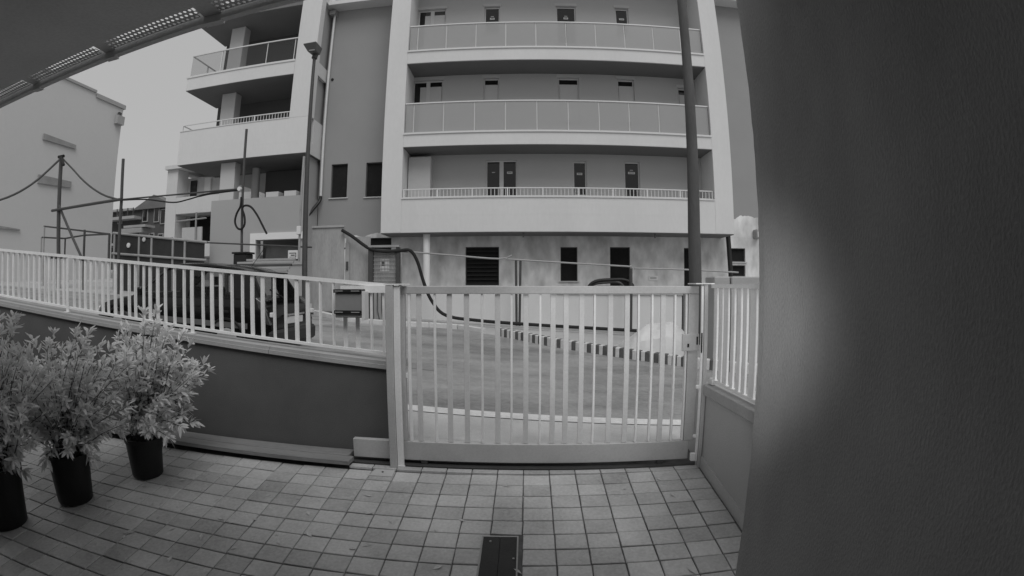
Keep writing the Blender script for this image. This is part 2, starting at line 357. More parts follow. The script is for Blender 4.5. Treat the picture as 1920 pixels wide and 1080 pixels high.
for a, b in zip(ends[0::2], ends[1::2]):
    mb = MB(); mb.hexa([(a, ED(a) - .13, 2.832), (b + .02, ED(b) - .13, 2.832), (b + .02, ED(b) - .03, 2.832), (a, ED(a) - .03, 2.832), (a, ED(a) - .13, 2.90), (b + .02, ED(b) - .13, 2.90), (b + .02, ED(b) - .03, 2.90), (a, ED(a) - .03, 2.90)])
    mb.build('strip_joint', SOFFN, hs)
    mb = MB(); mb.box(a + .0, b + .02, ED(b) - .03, ED(b) + .006, 2.793, 2.865); mb.build('trim_clip', SOFFN, hs)

# the small infrared lamp of the door camera that lights the nearby wall
ir = bpy.data.lights.new('door_camera_lamp', 'SPOT'); ir.energy = 165.0; ir.spot_size = R(45); ir.spot_blend = 1.0; ir.shadow_soft_size = 0.09
io = bpy.data.objects.new('door_camera_lamp', ir); col.objects.link(io); io.location = (0.02, 0.03, 1.52)
io.rotation_euler = Vector((-.27, -1, .04)).to_track_quat('Z', 'Y').to_euler()

# ------------------------------------------------------------------ boundary wall, fence, gate
SL = -0.085
cap = lambda x: 0.81 + SL * x
bwl = thing('boundary_wall', 'dark grey rendered garden wall with stone coping below the left fence', 'wall', (-4, 4.3, 0))
mb = MB(); mb.slope(-12, -1.13, 4.2, 4.42, -.6, cap(-12) - .07, -.6, cap(-1.13) - .07); mb.build('wall_body', WALLD, bwl)
xs_ = [-12, -10.6, -9.2, -7.85, -6.5, -5.15, -3.8, -2.45, -1.12]
for a, b in zip(xs_, xs_[1:]):
    mb = MB(); mb.slope(a + .003, b - .003, 4.165, 4.46, cap(a) - .068, cap(a) - .03, cap(b) - .068, cap(b) - .03); mb.slope(a + .003, b - .003, 4.19, 4.435, cap(a) - .029, cap(a), cap(b) - .029, cap(b)); mb.build('coping_stone', COPE, bwl)
B('footing', -12, -1.66, 3.985, 4.198, -.6, .022, mat('footing_dark', .05, .9, .3, 4, 40, .2), bwl)
# boards lying on the footing
for k, (y0, y1, x1, z) in enumerate(((3.865, 4.0, -1.545, .026), (4.012, 4.175, -1.60, .026))):
    B('wooden_board', -5.2, x1, y0, y1, z, z + .042, PLANK, None, bevel=.004)
    o = col.objects[-1]
    tag(o, ('front weathered board lying along the foot of the dark garden wall', 'back weathered board lying against the foot of the dark garden wall')[k], 'board', 'boards at the wall foot')

fe = thing('metal_fence', 'cream slatted metal fence on the left garden wall', 'fence', (-4, 4.3, .8))
top = lambda x: 1.51 + SL * x
mb = MB(); mb.slope(-12, -1.17, 4.275, 4.325, top(-12) - .035, top(-12), top(-1.17) - .035, top(-1.17)); mb.build('top_rail', PAINTM, fe)
mb = MB(); mb.slope(-12, -1.17, 4.28, 4.32, cap(-12) + .045, cap(-12) + .07, cap(-1.17) + .045, cap(-1.17) + .07); mb.build('bottom_rail', PAINTM, fe)
bars = [-7.157, -7.005, -6.858, -6.714, -6.58, -6.459, -6.33, -6.2, -6.068, -5.982, -5.878, -5.777, -5.659, -5.441, -5.33, -5.22, -5.11, -5.004, -4.888, -4.788, -4.665, -4.556, -4.427, -4.324, -4.19, -4.091, -3.973, -3.858, -3.725, -3.586, -3.328, -3.209, -3.092, -2.951, -2.822, -2.705, -2.582, -2.446, -2.321, -2.198, -2.078, -1.945, -1.808, -1.687, -1.564, -1.427, -1.31]
bars = [-7.157 - .13 * k for k in range(34, 0, -1)] + bars
wide = 'tnwwtwnwwtnwwtwnwwt'
random.seed(5)
for k, x in enumerate(bars):
    kind = {-1.945: 't', -1.808: 't', -1.687: 'w', -1.564: 'w', -1.427: 't', -2.078: 'w', -2.198: 'w', -2.321: 't', -2.446: 't', -2.582: 'w', -2.705: 'w', -2.822: 't', -2.951: 't', -3.092: 'w', -3.209: 'w', -3.328: 't', -3.586: 't', -3.725: 't'}.get(x, wide[k % len(wide)])
    hw = {'t': .008, 'n': .013, 'w': .019}[kind]; d = .010 if kind != 't' else .018
    mb = MB(); mb.slope(x - hw, x + hw, 4.30 - d, 4.30 + d, cap(x - hw) + .07, top(x - hw) - .035, cap(x + hw) + .07, top(x + hw) - .035); mb.build('slat', PAINTM, fe)
for x in (-11.4, -9.3, -7.25, -5.54, -3.452):
    mb = MB(); mb.slope(x - .022, x + .022, 4.262, 4.273, cap(x) - .02, top(x) - .04, cap(x) - .02, top(x) - .04); mb.box(x - .045, x + .045, 4.245, 4.274, cap(x) + .001, cap(x) + .012); mb.build('post', PAINTM, fe)
B('end_rail', -1.72, -1.19, 4.255, 4.274, 1.535, 1.60, PAINTM, fe)

lb = thing('letter_box', 'grey letter box with black straps hung on the fence left of the gate', 'letter box', (-1.63, 4.4, 1.33))
B('body', -1.735, -1.475, 4.16, 4.272, 1.31, 1.535, mat('letterbox_grey', .24, .5, .05, 3, 40, .03), lb, bevel=.006)
B('strap', -1.745, -1.475, 4.14, 4.274, 1.536, 1.568, BLACK, lb, bevel=.003); B('strap', -1.74, -1.475, 4.14, 4.159, 1.345, 1.377, BLACK, lb, bevel=.003)
B('side_plate', -1.472, -1.445, 4.15, 4.27, 1.29, 1.55, PALEP, lb, bevel=.002)
for z in (1.552, 1.361): B('strap_slot', -1.73, -1.65, 4.1365, 4.1395, z - .004, z + .004, STEELG, lb); B('strap_slot', -1.57, -1.49, 4.1365, 4.1395, z - .004, z + .004, STEELG, lb)

gt = thing('sliding_gate', 'grey sliding gate of upright slats with solid bottom panel', 'gate', (0, 4.07, 0))
B('bottom_panel', -1.56, 1.455, 4.045, 4.10, .048, .222, GATEM, gt, bevel=.004)
B('top_rail', -1.10, 1.50, 4.04, 4.10, 1.53, 1.596, GATEM, gt, bevel=.004)
B('stile', 1.405, 1.50, 4.042, 4.098, .224, 1.528, GATEM, gt, bevel=.004)
B('stile', -1.085, -1.045, 4.045, 4.095, .224, 1.528, GATEM, gt, bevel=.003)
B('stile', -1.022, -1.000, 4.05, 4.09, .224, 1.528, PAINTM, gt, bevel=.003)
B('spacer', -1.043, -1.024, 4.055, 4.085, .80, .84, PAINTM, gt)
gb = [(-.924, 'w'), (-.784, 't'), (-.657, 'w'), (-.509, 'w'), (-.376, 't'), (-.244, 'w'), (-.126, 't'), (-.004, 'w'), (.117, 't'), (.225, 'w'), (.336, 'w'), (.469, 'w'), (.579, 't'), (.717, 'w'), (.862, 'w'), (.961, 't'), (1.082, 't'), (1.181, 'w'), (1.288, 't'), (1.392, 'e')]
for x, k in gb:
    hw = {'w': .022, 't': .009, 'e': .008}[k]; d = .009 if k == 'w' else .018
    B('slat', x - hw, x + hw, 4.07 - d, 4.07 + d, .224, 1.528, PAINTM if k != 'w' else mat('slat_paint', .62, .42, .14, 2.5, 60, .04, .5), gt, bevel=.002)
lk = B('lock_case', 1.345, 1.50, 4.022, 4.041, 1.035, 1.185, GATEM, gt, bevel=.004)
B('keyhole_plate', 1.392, 1.408, 4.016, 4.0215, 1.07, 1.10, BLACK, lk); B('latch_slot', 1.475, 1.488, 4.0165, 4.0215, 1.09, 1.16, BLACK, lk)
for x in (-.9, 1.2):   # rollers under the panel
    MB().lathe([(.03, -.02), (.03, .02)], (x, 4.07, .032), 16, axis='y').build('roller', STEELD, gt)

gp = thing('gate_guide_post', 'square steel guide post with foot plate at the left end of the gate', 'post', (-1.13, 3.96, 0))
B('post', -1.185, -1.12, 3.935, 3.995, -.01, 1.605, GATEM, gp, bevel=.004); B('post_flange', -1.118, -1.065, 3.95, 3.985, -.005, 1.60, PAINTM, gp, bevel=.003)
B('cap_plate', -1.20, -1.02, 3.93, 4.14, 1.607, 1.617, PAINTM, gp)
mb = MB()
for (x0, x1, y0, y1) in ((-1.34, -1.135, 3.80, 3.93),): mb.hexa([(x0, y0, zc(x0, y0)), (x1, y0, zc(x1, y0)), (x1, y1, zc(x1, y1)), (x0 + .03, y1, zc(x0, y1)), (x0, y0, zc(x0, y0) + .008), (x1, y0, zc(x1, y0) + .008), (x1, y1, zc(x1, y1) + .008), (x0 + .03, y1, zc(x0, y1) + .008)])
fp = mb.build('foot_plate', mat('bare_plate', .5, .45, .08, 5, 50, .05, .5), gp)
MB().lathe([(.009, 0), (.009, .006)], (-1.235, 3.865, zc(-1.235, 3.865) + .008), 10).build('bolt', STEELD, fp)
B('foot_lug', -1.115, -1.05, 3.925, 3.948, .0, .03, PALEP, gp)

rp_ = thing('gate_receiver_post', 'grey receiver post with brackets at the right end of the gate', 'post', (1.53, 3.98, 0))
B('post', 1.512, 1.546, 3.935, 4.0, -.02, 1.612, GATEM, rp_, bevel=.003)
B('edge_strip', 1.487, 1.508, 3.94, 3.96, .06, 1.60, PAINTM, rp_, bevel=.002)
B('cap_plate', 1.43, 1.60, 3.925, 4.14, 1.613, 1.622, PAINTM, rp_)
for z, h in ((.72, .03), (.28, .03)): B('stop_bracket', 1.455, 1.486, 3.93, 3.955, z, z + h, PAINTM, rp_, bevel=.004)
B('foot_bracket', 1.44, 1.486, 3.92, 3.955, .07, .14, PAINTM, rp_, bevel=.004); B('strike_plate', 1.487, 1.497, 3.93, 3.939, 1.03, 1.20, BLACK, rp_)

# right-hand side wall with fence
rw = thing('side_garden_wall', 'low rendered garden wall with coping running from the gate to the right', 'wall', (1.65, 3, -.2))
mb = MB(); mb.hexa([(1.552, 1.9, -.5), (1.80, 1.9, -.5), (1.80, 4.36, -.5), (1.552, 4.36, -.5), (1.552, 1.9, .69), (1.80, 1.9, .69), (1.80, 4.36, .665), (1.552, 4.36, .665)]); mb.build('wall_body', WALLR, rw)
mb = MB(); mb.hexa([(1.515, 1.9, .692), (1.84, 1.9, .692), (1.84, 4.0, .667), (1.515, 3.93, .667), (1.515, 1.9, .782), (1.84, 1.9, .782), (1.84, 4.0, .757), (1.515, 3.93, .757)]); mb.build('coping', COPE, rw, bevel=.006)
mb = MB()
y0, y1 = 1.9, 3.93; mb.hexa([(1.538, y0, zc(1.5, y0) - .05), (1.5515, y0, zc(1.5, y0) - .05), (1.5515, y1, zc(1.5, y1) - .05), (1.538, y1, zc(1.5, y1) - .05), (1.538, y0, zc(1.5, y0) + .10), (1.5515, y0, zc(1.5, y0) + .10), (1.5515, y1, zc(1.5, y1) + .10), (1.538, y1, zc(1.5, y1) + .10)])
mb.build('skirting', mat('skirting_stone', .46, .7, .12, 3, 50, .1), rw)
rf = thing('side_fence', 'cream slatted metal fence on the low wall right of the gate', 'fence', (1.6, 3, .76))
mb = MB(); mb.hexa([(1.57, 1.9, 1.58), (1.615, 1.9, 1.58), (1.615, 3.93, 1.58), (1.57, 3.93, 1.58), (1.57, 1.9, 1.612), (1.615, 1.9, 1.612), (1.615, 3.93, 1.612), (1.57, 3.93, 1.612)]); mb.build('top_rail', PAINTM, rf)
B('bottom_rail', 1.575, 1.61, 1.9, 3.93, .79, .812, PAINTM, rf)
y = 3.86; k = 0
while y > 2.0:
    hw = (.03, .03, .045, .03)[k % 4]
    B('slat', 1.583, 1.601, y - hw, y + hw, .812, 1.58, PAINTM, rf, bevel=.002); y -= (.118, .1, .135)[k % 3]; k += 1
B('clamp', 1.56, 1.60, 3.84, 3.92, .765, .81, PALEP, rf, bevel=.004)

# ------------------------------------------------------------------ potted shrubs
def shrub(loc, rad, ph, crown_c, crown_r, seed, label):
    rng = random.Random(seed)
    t = thing('potted_shrub', label, 'potted plant', loc, 'potted shrubs along the wall'); x, y, z = loc
    MB().lathe([(rad * .80, 0), (rad * .84, .02), (rad * .97, ph * .9), (rad * 1.02, ph * .9), (rad * 1.03, ph), (rad * .95, ph), (rad * .93, ph * .9)], (x, y, z), 28).build('pot', BLACK, t, smooth=True)
    MB().lathe([(rad * .92, ph * .88), (rad * .92, ph * .93), (.01, ph * .96)], (x, y, z), 20).build('soil', SOIL, t)
    stems = MB(); lv = MB(); C = Vector(crown_c); CR = Vector(crown_r)
    def leaf(p, d, L, W, roll):
        d = d.normalized(); s = d.cross(Vector((0, 0, 1)))
        if s.length < .05: s = Vector((1, 0, 0))
        s.normalize(); nrm = s.cross(d); s = s * math.cos(roll) + nrm * math.sin(roll); nrm = s.cross(d)
        k = len(lv.v); bend = Vector((0, 0, -1)) * L * rng.uniform(.04, .22)
        lv.v += [tuple(p), tuple(p + d * L * .38 + s * W * .5 + nrm * W * .15), tuple(p + d * L * .38 - s * W * .5 + nrm * W * .15), tuple(p + d * L * .42), tuple(p + d * L * .78 + s * W * .33 + bend * .55), tuple(p + d * L * .78 - s * W * .33 + bend * .55), tuple(p + d * L + bend)]
        for f in ((0, 1, 3), (0, 3, 2), (1, 4, 6, 3), (2, 3, 6, 5)): lv.f.append(tuple(k + q for q in f)); lv.m.append(0)
    base = Vector((x, y, z + ph * .9)); n = 0
    while n < 145:
        q = Vector((rng.gauss(0, .55), rng.gauss(0, .55), rng.gauss(.05, .6)))
        if q.length > 1.1 or q.length < .22: continue
        n += 1
        tip = C + Vector((q.x * CR.x, q.y * CR.y, q.z * CR.z)) * rng.uniform(.95, 1.15)
        if tip.z < z + ph * .75: tip.z = z + ph * .75 + rng.uniform(0, .1)
        b0 = base + Vector((rng.uniform(-.5, .5) * rad, rng.uniform(-.5, .5) * rad, 0))
        mid = b0.lerp(tip, .5) + Vector((rng.uniform(-.04, .04), rng.uniform(-.04, .04), rng.uniform(.02, .10)))
        path = spline([b0, mid, tip], 5); stems.tube(path, [.006 - .0042 * i / (len(path) - 1) for i in range(len(path))], 5)
        for i in range(4, len(path)):
            ax = (path[i] - path[i - 1]).normalized(); m = rng.randint(3, 5) if i < len(path) - 1 else rng.randint(7, 10)
            for j in range(m):
                a = rng.uniform(0, 6.28); u = ax.cross(Vector((.3, .7, .2))).normalized(); v2 = ax.cross(u); sp = rng.uniform(.5, 1.25) if i < len(path) - 1 else rng.uniform(.25, 1.1)
                d = ax * math.cos(sp) + (u * math.cos(a) + v2 * math.sin(a)) * math.sin(sp)
                leaf(path[i] + (path[i - 1] - path[i]) * rng.uniform(0, .9), d, rng.uniform(.065, .115), rng.uniform(.021, .036), rng.uniform(-.8, .8))
    stems.build('stems', BARK, t, smooth=True); o = lv.build('foliage', LEAF, t)
shrub((-3.40, 3.36, zc(-3.4, 3.36)), .175, .36, (-3.2, 3.36, .80), (.50, .42, .52), 1, 'leafy shrub in black pot nearest the gate, rising above the fence foot')
shrub((-3.74, 2.75, zc(-3.74, 2.75)), .185, .42, (-3.70, 2.78, .72), (.60, .40, .52), 2, 'leafy shrub in black pot, middle one of the row')
shrub((-4.02, 2.22, zc(-4.02, 2.22)), .19, .48, (-3.88, 2.2, .82), (.56, .38, .58), 3, 'leafy shrub in black pot cut off by the left picture edge')

fl = MB(); random.seed(17)      # dry leaves and crumbs on the paving
for k in range(70):
    x, y = (random.gauss(-2.9, .8), random.gauss(2.9, .5)) if k < 48 else (random.uniform(-2.5, 1.3), random.uniform(2.5, 3.85))
    if y > 3.8: continue
    a = random.uniform(0, 6.28); L = random.uniform(.012, .045); W = L * random.uniform(.2, .5); c, s_ = math.cos(a), math.sin(a); b = len(fl.v)
    for p, q, h in ((-L, 0, .003), (0, W, .008), (L, 0, .004), (0, -W, .007)): fl.v.append((x + p * c - q * s_, y + p * s_ + q * c, zc(x + p * c - q * s_, y + p * s_ + q * c) + h))
    fl.f.append((b, b + 1, b + 2, b + 3)); fl.m.append(0)
tag(fl.build('fallen_leaves', mat('dry_leaf', .5, .8, .3, 20, 60, .1)), 'dry leaf crumbs scattered over the courtyard paving', 'leaves', kind='stuff')

# ------------------------------------------------------------------ apartment building opposite
ab = thing('apartment_building', 'white and grey four storey apartment block with balconies across the road', 'building', (0, 17.2, 0))
def wall_open(name, x0, x1, z0, z1, y, dep, ops, m, parent):
    X = sorted(set([x0, x1] + [q for o in ops for q in o[:2]])); Z = sorted(set([z0, z1] + [q for o in ops for q in o[2:4]])); mb = MB()
    ins = lambda x, z: any(o[0] < x < o[1] and o[2] < z < o[3] for o in ops)
    for a, b in zip(X, X[1:]):
        for c, d in zip(Z, Z[1:]):
            if not ins((a + b) / 2, (c + d) / 2): mb.quad((a, y, c), (b, y, c), (b, y, d), (a, y, d))
    for a, b, c, d in [o[:4] for o in ops]:
        e = y + dep
        mb.quad((a, y, c), (a, y, d), (a, e, d), (a, e, c)); mb.quad((b, y, c), (b, e, c), (b, e, d), (b, y, d))
        mb.quad((a, y, d), (b, y, d), (b, e, d), (a, e, d)); mb.quad((a, y, c), (a, e, c), (b, e, c), (b, y, c))
    return mb.build(name, m, parent)
def window(x0, x1, z0, z1, y, parent, leaves=1, fw=.05, mode='glass', sill=True, stick=None, name='window'):
    mb = MB(); a = y + .08
    mb.box(x0, x1, a, a + .06, z1 - fw, z1); mb.box(x0, x1, a, a + .06, z0, z0 + fw); mb.box(x0, x0 + fw, a, a + .06, z0 + fw, z1 - fw); mb.box(x1 - fw, x1, a, a + .06, z0 + fw, z1 - fw)
    W = (x1 - x0 - fw * (leaves + 1) - (0.1 if leaves > 1 else 0)) / leaves; px = []
    for i in range(leaves):
        s = x0 + fw + i * (W + fw + (.1 if leaves > 1 else 0)); px.append((s, s + W))
        if i: mb.box(px[i - 1][1], s, a, a + .06, z0 + fw, z1 - fw)
    wd = mb.build(name, FRAMEM if mode != 'dark' else STEELD, parent)
    for i, (s, e) in enumerate(px):
        B('pane', s, e, a + .025, a + .04, z0 + fw, z1 - fw, DGLASS if mode != 'dark' else DARKIN, wd)  # dark mode: no glass, shade of the empty opening painted on a sheet
        if mode == 'shutter' or (mode == 'half' and i): B('shutter', s + .004, e - .004, a - .02, a + .02, z0 + fw + .01, z1 - fw - .2, SHUT, wd)
        if mode == 'half' and i == 0: B('shutter', s + W * .5, e - .004, a - .02, a + .02, z0 + fw + .01, z1 - fw - .2, SHUT, wd)
        if stick and i in stick:
            c = (s + e) / 2; zz = z1 - .38
            v_ = int(abs(x0 * 37 + z1 * 11 + i * 5)) % 4; zz -= (.0, .14, .05, .1)[v_]; hw_ = (.13, .12, .10, .09)[v_]
            if not (leaves == 2 and i == 0): B('sticker', c - hw_, c + hw_, a + .018, a + .0235, zz - .06, zz + .02, PALEP, wd); B('sticker_text', c - hw_ * .7, c + hw_ * .7, a + .0155, a + .0175, zz - .03, zz - .005, STEELD, wd)
            if v_ != 2: B('sticker', c - .06, c + .06, a + .018, a + .0235, zz + .07, zz + .10, SHUT, wd)
    if sill: B('sill', x0 - .06, x1 + .06, y - .05, y + .079, z0 - .04, z0 - .002, mat('sill_stone', .5, .7, .08, 3, 40, .05), wd)
    if mode in ('shutter', 'half', 'glass') and z1 > 6.5: B('lintel_box', x0 - .05, x1 + .05, y - .03, y - .002, z1 + .02, z1 + .14, SHUT, wd)
    return wd
FW = 17.2
ops = [(-4.25, -3.13, 10.0, 12.62, 'half', 2, None), (-1.60, -.99, 11.42, 12.62, 'glass', 1, (0,)), (1.21, 1.99, 10.9, 12.62, 'glass', 1, (0,)), (3.56, 4.09, 11.39, 12.62, 'glass', 1, (0,)),
       (-4.30, -3.14, 6.92, 9.43, 'half', 2, None), (-1.59, -1.0, 8.18, 9.43, 'shutter', 1, None), (1.21, 2.0, 7.66, 9.43, 'shutter', 1, None), (3.47, 4.12, 7.66, 9.43, 'shutter', 1, None), (5.85, 6.25, 7.66, 9.2, 'shutter', 1, None),
       (-1.47, -.33, 4.02, 6.17, 'glass', 2, (0, 1)), (1.70, 2.2, 4.85, 6.13, 'glass', 1, (0,)), (3.59, 4.18, 4.02, 6.15, 'glass', 1, (0,)),
       (-2.19, -.98, 1.61, 2.99, 'dark', 1, None), (1.22, 1.83, 1.76, 2.98, 'dark', 1, None), (3.01, 3.75, .5, 2.99, 'dark', 1, None), (5.80, 6.3, .5, 2.99, 'dark', 1, None),
       (-6.0, -4.95, .9, 3.37, 'dark', 1, None), (-7.43, -6.76, 4.93, 6.25, 'dark', 1, None), (-6.01, -5.2, 4.91, 6.24, 'dark', 1, None), (7.69, 8.29, 2.50, 3.01, 'dark', 1, None), (7.69, 8.29, 1.95, 2.37, 'dark', 1, None)]
_in = lambda o: -5 < o[0] < 7.3 and o[2] > 3.4
wall_open('wing_wall', -7.93, -4.6, 3.401, 13.6, FW, .35, [o for o in ops if o[1] < -5 and o[2] > 3.4], CEMENT, ab)
wall_open('wing_wall', 6.9, 16, 3.401, 13.6, FW, .35, [], CEMENT, ab)
wall_open('balcony_wall', -4.6, 6.9, 3.401, 13.6, FW, .35, [o for o in ops if _in(o)], mat('balcony_wall_grey', .45, .85, .05, .5, 30, .08), ab)  # balcony wall in a lighter grey than the wing walls
wall_open('ground_floor_wall', -7.93, 16, -.6, 3.4, FW, .35, [o for o in ops if o[3] < 3.4], CEMENT, ab)
B('inner_core', -7.9, 16, FW + .36, FW + 6, -.6, 13.5, DARKIN, ab)
for a, b, c, d, mode, lv_, st in ops:
    window(a, b, c, d, FW, ab, lv_, .05 if mode != 'dark' else .03, mode, c > 1.2 and mode != 'half', st, 'window' if c > .6 else 'doorway')
# louvre slats of the dark ground floor opening
for k in range(9): B('louvre', -2.15, -1.02, FW + .04, FW + .075, 1.66 + k * .145, 1.70 + k * .145, mat('louvre_dark', .018, .7, .2, 3, 30, .05), ab)
# white frame
PX0, PX1, PX2, PX3 = -5.0, -4.27, 6.59, 7.30
B('pillar', PX0, PX1, 16, FW - .002, 3.4, 13.5, WHITE, ab, bevel=.01); B('pillar', PX2, PX3, 16, FW - .002, 3.4, 13.5, WHITE, ab, bevel=.01)
s1 = B('balcony_floor', PX1 + .002, PX2 - .002, 16.0, FW - .003, 3.402, 3.98, WHITE, ab); B('parapet', PX1 + .002, PX2 - .002, 16.0, 16.22, 3.981, 4.56, WHITE, ab)
B('parapet_cap', PX1 + .002, PX2 - .002, 15.97, 16.25, 4.561, 4.60, ALU, ab)
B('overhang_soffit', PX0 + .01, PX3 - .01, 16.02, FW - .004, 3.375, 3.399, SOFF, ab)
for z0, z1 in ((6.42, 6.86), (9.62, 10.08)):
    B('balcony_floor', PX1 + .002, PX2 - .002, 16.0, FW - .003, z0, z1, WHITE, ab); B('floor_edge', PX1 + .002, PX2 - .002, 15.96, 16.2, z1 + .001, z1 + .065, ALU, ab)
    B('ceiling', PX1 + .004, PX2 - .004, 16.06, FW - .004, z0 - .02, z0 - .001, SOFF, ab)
B('roof_slab', -5.4, 7.7, 15.9, 18, 13.501, 13.8, WHITE, ab)
# bar railing of the first floor
def bar_rail(x0, x1, y, z0, z1, parent, step=.125, label=None):
    r = B('balcony_railing', x0, x1, y - .02, y + .02, z1 - .035, z1, ALU, parent); B('lower_rail', x0, x1, y - .012, y + .012, z0 + .03, z0 + .05, ALU, r)
    mb = MB(); x = x0 + step / 2
    while x < x1: mb.box(x - .009, x + .009, y - .009, y + .009, z0 + .051, z1 - .036); x += step
    tag(mb.build('balusters', ALU, r), kind='stuff')
    m = max(2, int((x1 - x0) / 1.2))
    for i in range(m + 1):
        xx = x0 + .03 + (x1 - x0 - .06) * i / m; B('post', xx - .02, xx + .02, y - .02, y + .02, z0, z1 - .036, ALU, r)
    return r
bar_rail(PX1 + .01, PX2 - .01, 16.12, 4.60, 4.93, ab)
def glass_rail(xs, y, z0, z1, m, parent):
    r = B('balcony_railing', xs[0], xs[-1], y - .025, y + .025, z1 - .045, z1, ALU, parent)
    for a, b in zip(xs, xs[1:]): B('glass_panel', a + .025, b - .025, y - .006, y + .006, z0 + .01, z1 - .05, m, r)
    for x in xs[1:-1]: B('post', x - .015, x + .015, y + .008, y + .035, z0, z1 - .046, ALU if m is CLEARGL else FRAMEM, r)
    return r
gxs = [PX1 + .01, -3.95, -2.88, -1.79, -.71, .38, 1.47, 2.55, 3.62, 4.70, 5.75, PX2 - .01]
glass_rail(gxs, 16.1, 6.925, 8.08, RAILGL, ab); glass_rail(gxs, 16.1, 10.146, 11.24, RAILGL, ab)
cb = B('storage_cupboard', -4.24, -3.42, 16.72, FW - .004, 3.982, 6.24, SHUT, ab, bevel=.01)
# grey wings: eave, gutter, downpipe
B('eave', -8.1, -5.003, 16.62, FW - .004, 12.98, 13.16, WHITE, ab); B('eave', 7.303, 12, 16.62, FW - .004, 13.15, 13.35, WHITE, ab)
dp = B('downpipe_hopper', -7.98, -7.72, 16.9, 17.19, 12.70, 12.88, STEELG, ab); T('downpipe', [(-7.80, 17.08, 12.7), (-7.78, 17.08, 5.0)], .05, ALU, dp)
T('downpipe_shoe', spline([(-7.78, 17.08, 5.0), (-7.82, 17.0, 4.75), (-8.0, 16.5, 4.2), (-8.05, 16.3, 3.9)], 4), .06, BLACK, dp)
MB().lathe([(.06, -.01), (.06, .02)], (-7.66, FW - .012, 9.80), 12, axis='y').build('vent_hole', BLACK, ab)
T('ground_column', [(-3.44, 16.35, .3), (-3.44, 16.35, 3.37)], .125, mat('pale_pipe', .72, .6, .06, 2, 30, .05), ab, 12)
sg = B('wall_plate', 4.43, 4.79, FW - .02, FW - .002, 1.79, 1.96, PALEP, ab); B('plate_inset', 4.49, 4.73, FW - .024, FW - .0205, 1.85, 1.905, CONC, sg)
for x in (-.1, 4.4): T('drip_spout', [(x, 16.1, 3.375), (x, 16.1, 3.22)], .03, STEELD, ab)
T('waste_pipe', [(7.42, 16.9, 3.9), (7.46, 16.75, 2.2), (7.5, 16.6, .2)], .09, BLACK, ab, 10)
ol = B('wall_lantern', 8.62, 8.86, 16.85, 17.19, 3.36, 3.72, STEELG, ab, bevel=.03); B('lantern_glass', 8.66, 8.82, 16.83, 16.849, 3.42, 3.62, PALEP, ol)
# left wing
LX0, LX1, LX2 = -14.0, -8.79, -7.93
B('pillar', LX1, LX2, 16.0, 16.4, 7.862, 13.0, WHITE, ab, bevel=.01)
B('wing_side_wall', -8.25, -8.05, 16.41, 18.1, -.3, 13.0, GREYW, ab)
B('balcony_floor', LX0, LX2, 16.0, 18.3, 6.46, 6.90, WHITE, ab); B('parapet', LX0, LX2, 16.0, 16.2, 6.901, 7.86, WHITE, ab); B('parapet', LX2 - .2, LX2, 16.41, 17.19, 6.901, 7.86, WHITE, ab); B('parapet', LX0, LX0 + .2, 16.21, 18.3, 6.901, 7.86, WHITE, ab)
B('parapet_cap', LX0 - .02, LX1 - .002, 15.98, 16.22, 7.861, 7.89, ALU, ab)
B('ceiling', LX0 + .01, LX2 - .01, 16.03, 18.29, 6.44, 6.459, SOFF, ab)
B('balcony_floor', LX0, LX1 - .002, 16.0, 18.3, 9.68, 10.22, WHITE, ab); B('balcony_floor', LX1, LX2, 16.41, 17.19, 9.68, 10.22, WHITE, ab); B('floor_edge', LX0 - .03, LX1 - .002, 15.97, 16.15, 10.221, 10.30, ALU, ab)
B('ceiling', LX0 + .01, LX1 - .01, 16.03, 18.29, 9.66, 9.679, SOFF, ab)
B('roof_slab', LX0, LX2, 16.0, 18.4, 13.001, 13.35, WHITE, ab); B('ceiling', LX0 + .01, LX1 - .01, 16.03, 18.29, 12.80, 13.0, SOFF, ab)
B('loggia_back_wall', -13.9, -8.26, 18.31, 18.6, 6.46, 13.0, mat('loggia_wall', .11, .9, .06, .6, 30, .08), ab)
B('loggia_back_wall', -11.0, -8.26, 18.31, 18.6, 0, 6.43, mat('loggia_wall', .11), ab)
B('body_core', -13.85, -8.3, 18.61, 24, 6.5, 13.0, GREYW, ab); B('body_core', -11, -8.3, 18.61, 24, 0, 6.45, GREYW, ab)
for z0, z1 in ((6.902, 9.655), (10.225, 12.795)): B('column', -12.68, -11.98, 16.9, 17.35, z0, z1, mat('column_paint', .5, .85, .04, .6, 30, .08), ab, bevel=.01)
B('column', -11.98, -11.28, 16.35, 16.75, 0, 6.435, mat('column_paint', .5), ab, bevel=.01)
MB().lathe([(.17, 4.5), (.17, 6.43)], (-11.05, 17.6, 0), 16).build('round_column', SHUT, ab, smooth=True)
lr = glass_rail([LX0 + .02, -12.4, -10.2, -8.95, LX1 - .01], 16.12, 10.30, 11.33, CLEARGL, ab)
MB().box(LX0 + .02, LX0 + .07, 16.15, 18.2, 11.285, 11.33).build('side_rail', ALU, lr); B('post', LX0 + .02, LX0 + .07, 17.2, 17.25, 10.30, 11.28, ALU, lr); B('post', LX0 + .02, LX0 + .07, 18.15, 18.2, 10.3, 11.28, ALU, lr)
br = bar_rail(-12.0, LX1 - .01, 16.1, 7.89, 8.17, ab, .13); B('top_rail', LX0 + .02, -12.0, 16.08, 16.12, 8.135, 8.17, ALU, br); B('side_rail', LX0 + .02, LX0 + .06, 16.13, 18.2, 8.135, 8.17, ALU, br); B('post', LX0 + .02, LX0 + .06, 16.08, 16.12, 7.89, 8.134, ALU, br)
window(-10.2, -8.9, 8.0, 8.55, 18.18, ab, 1, .05, 'dark', True)
for x0, x1 in ((-9.75, -9.2), (-8.95, -8.45)): B('paint_tub', x0, x1, 16.3, 16.7, 4.88, 5.12, SHUT, ab)
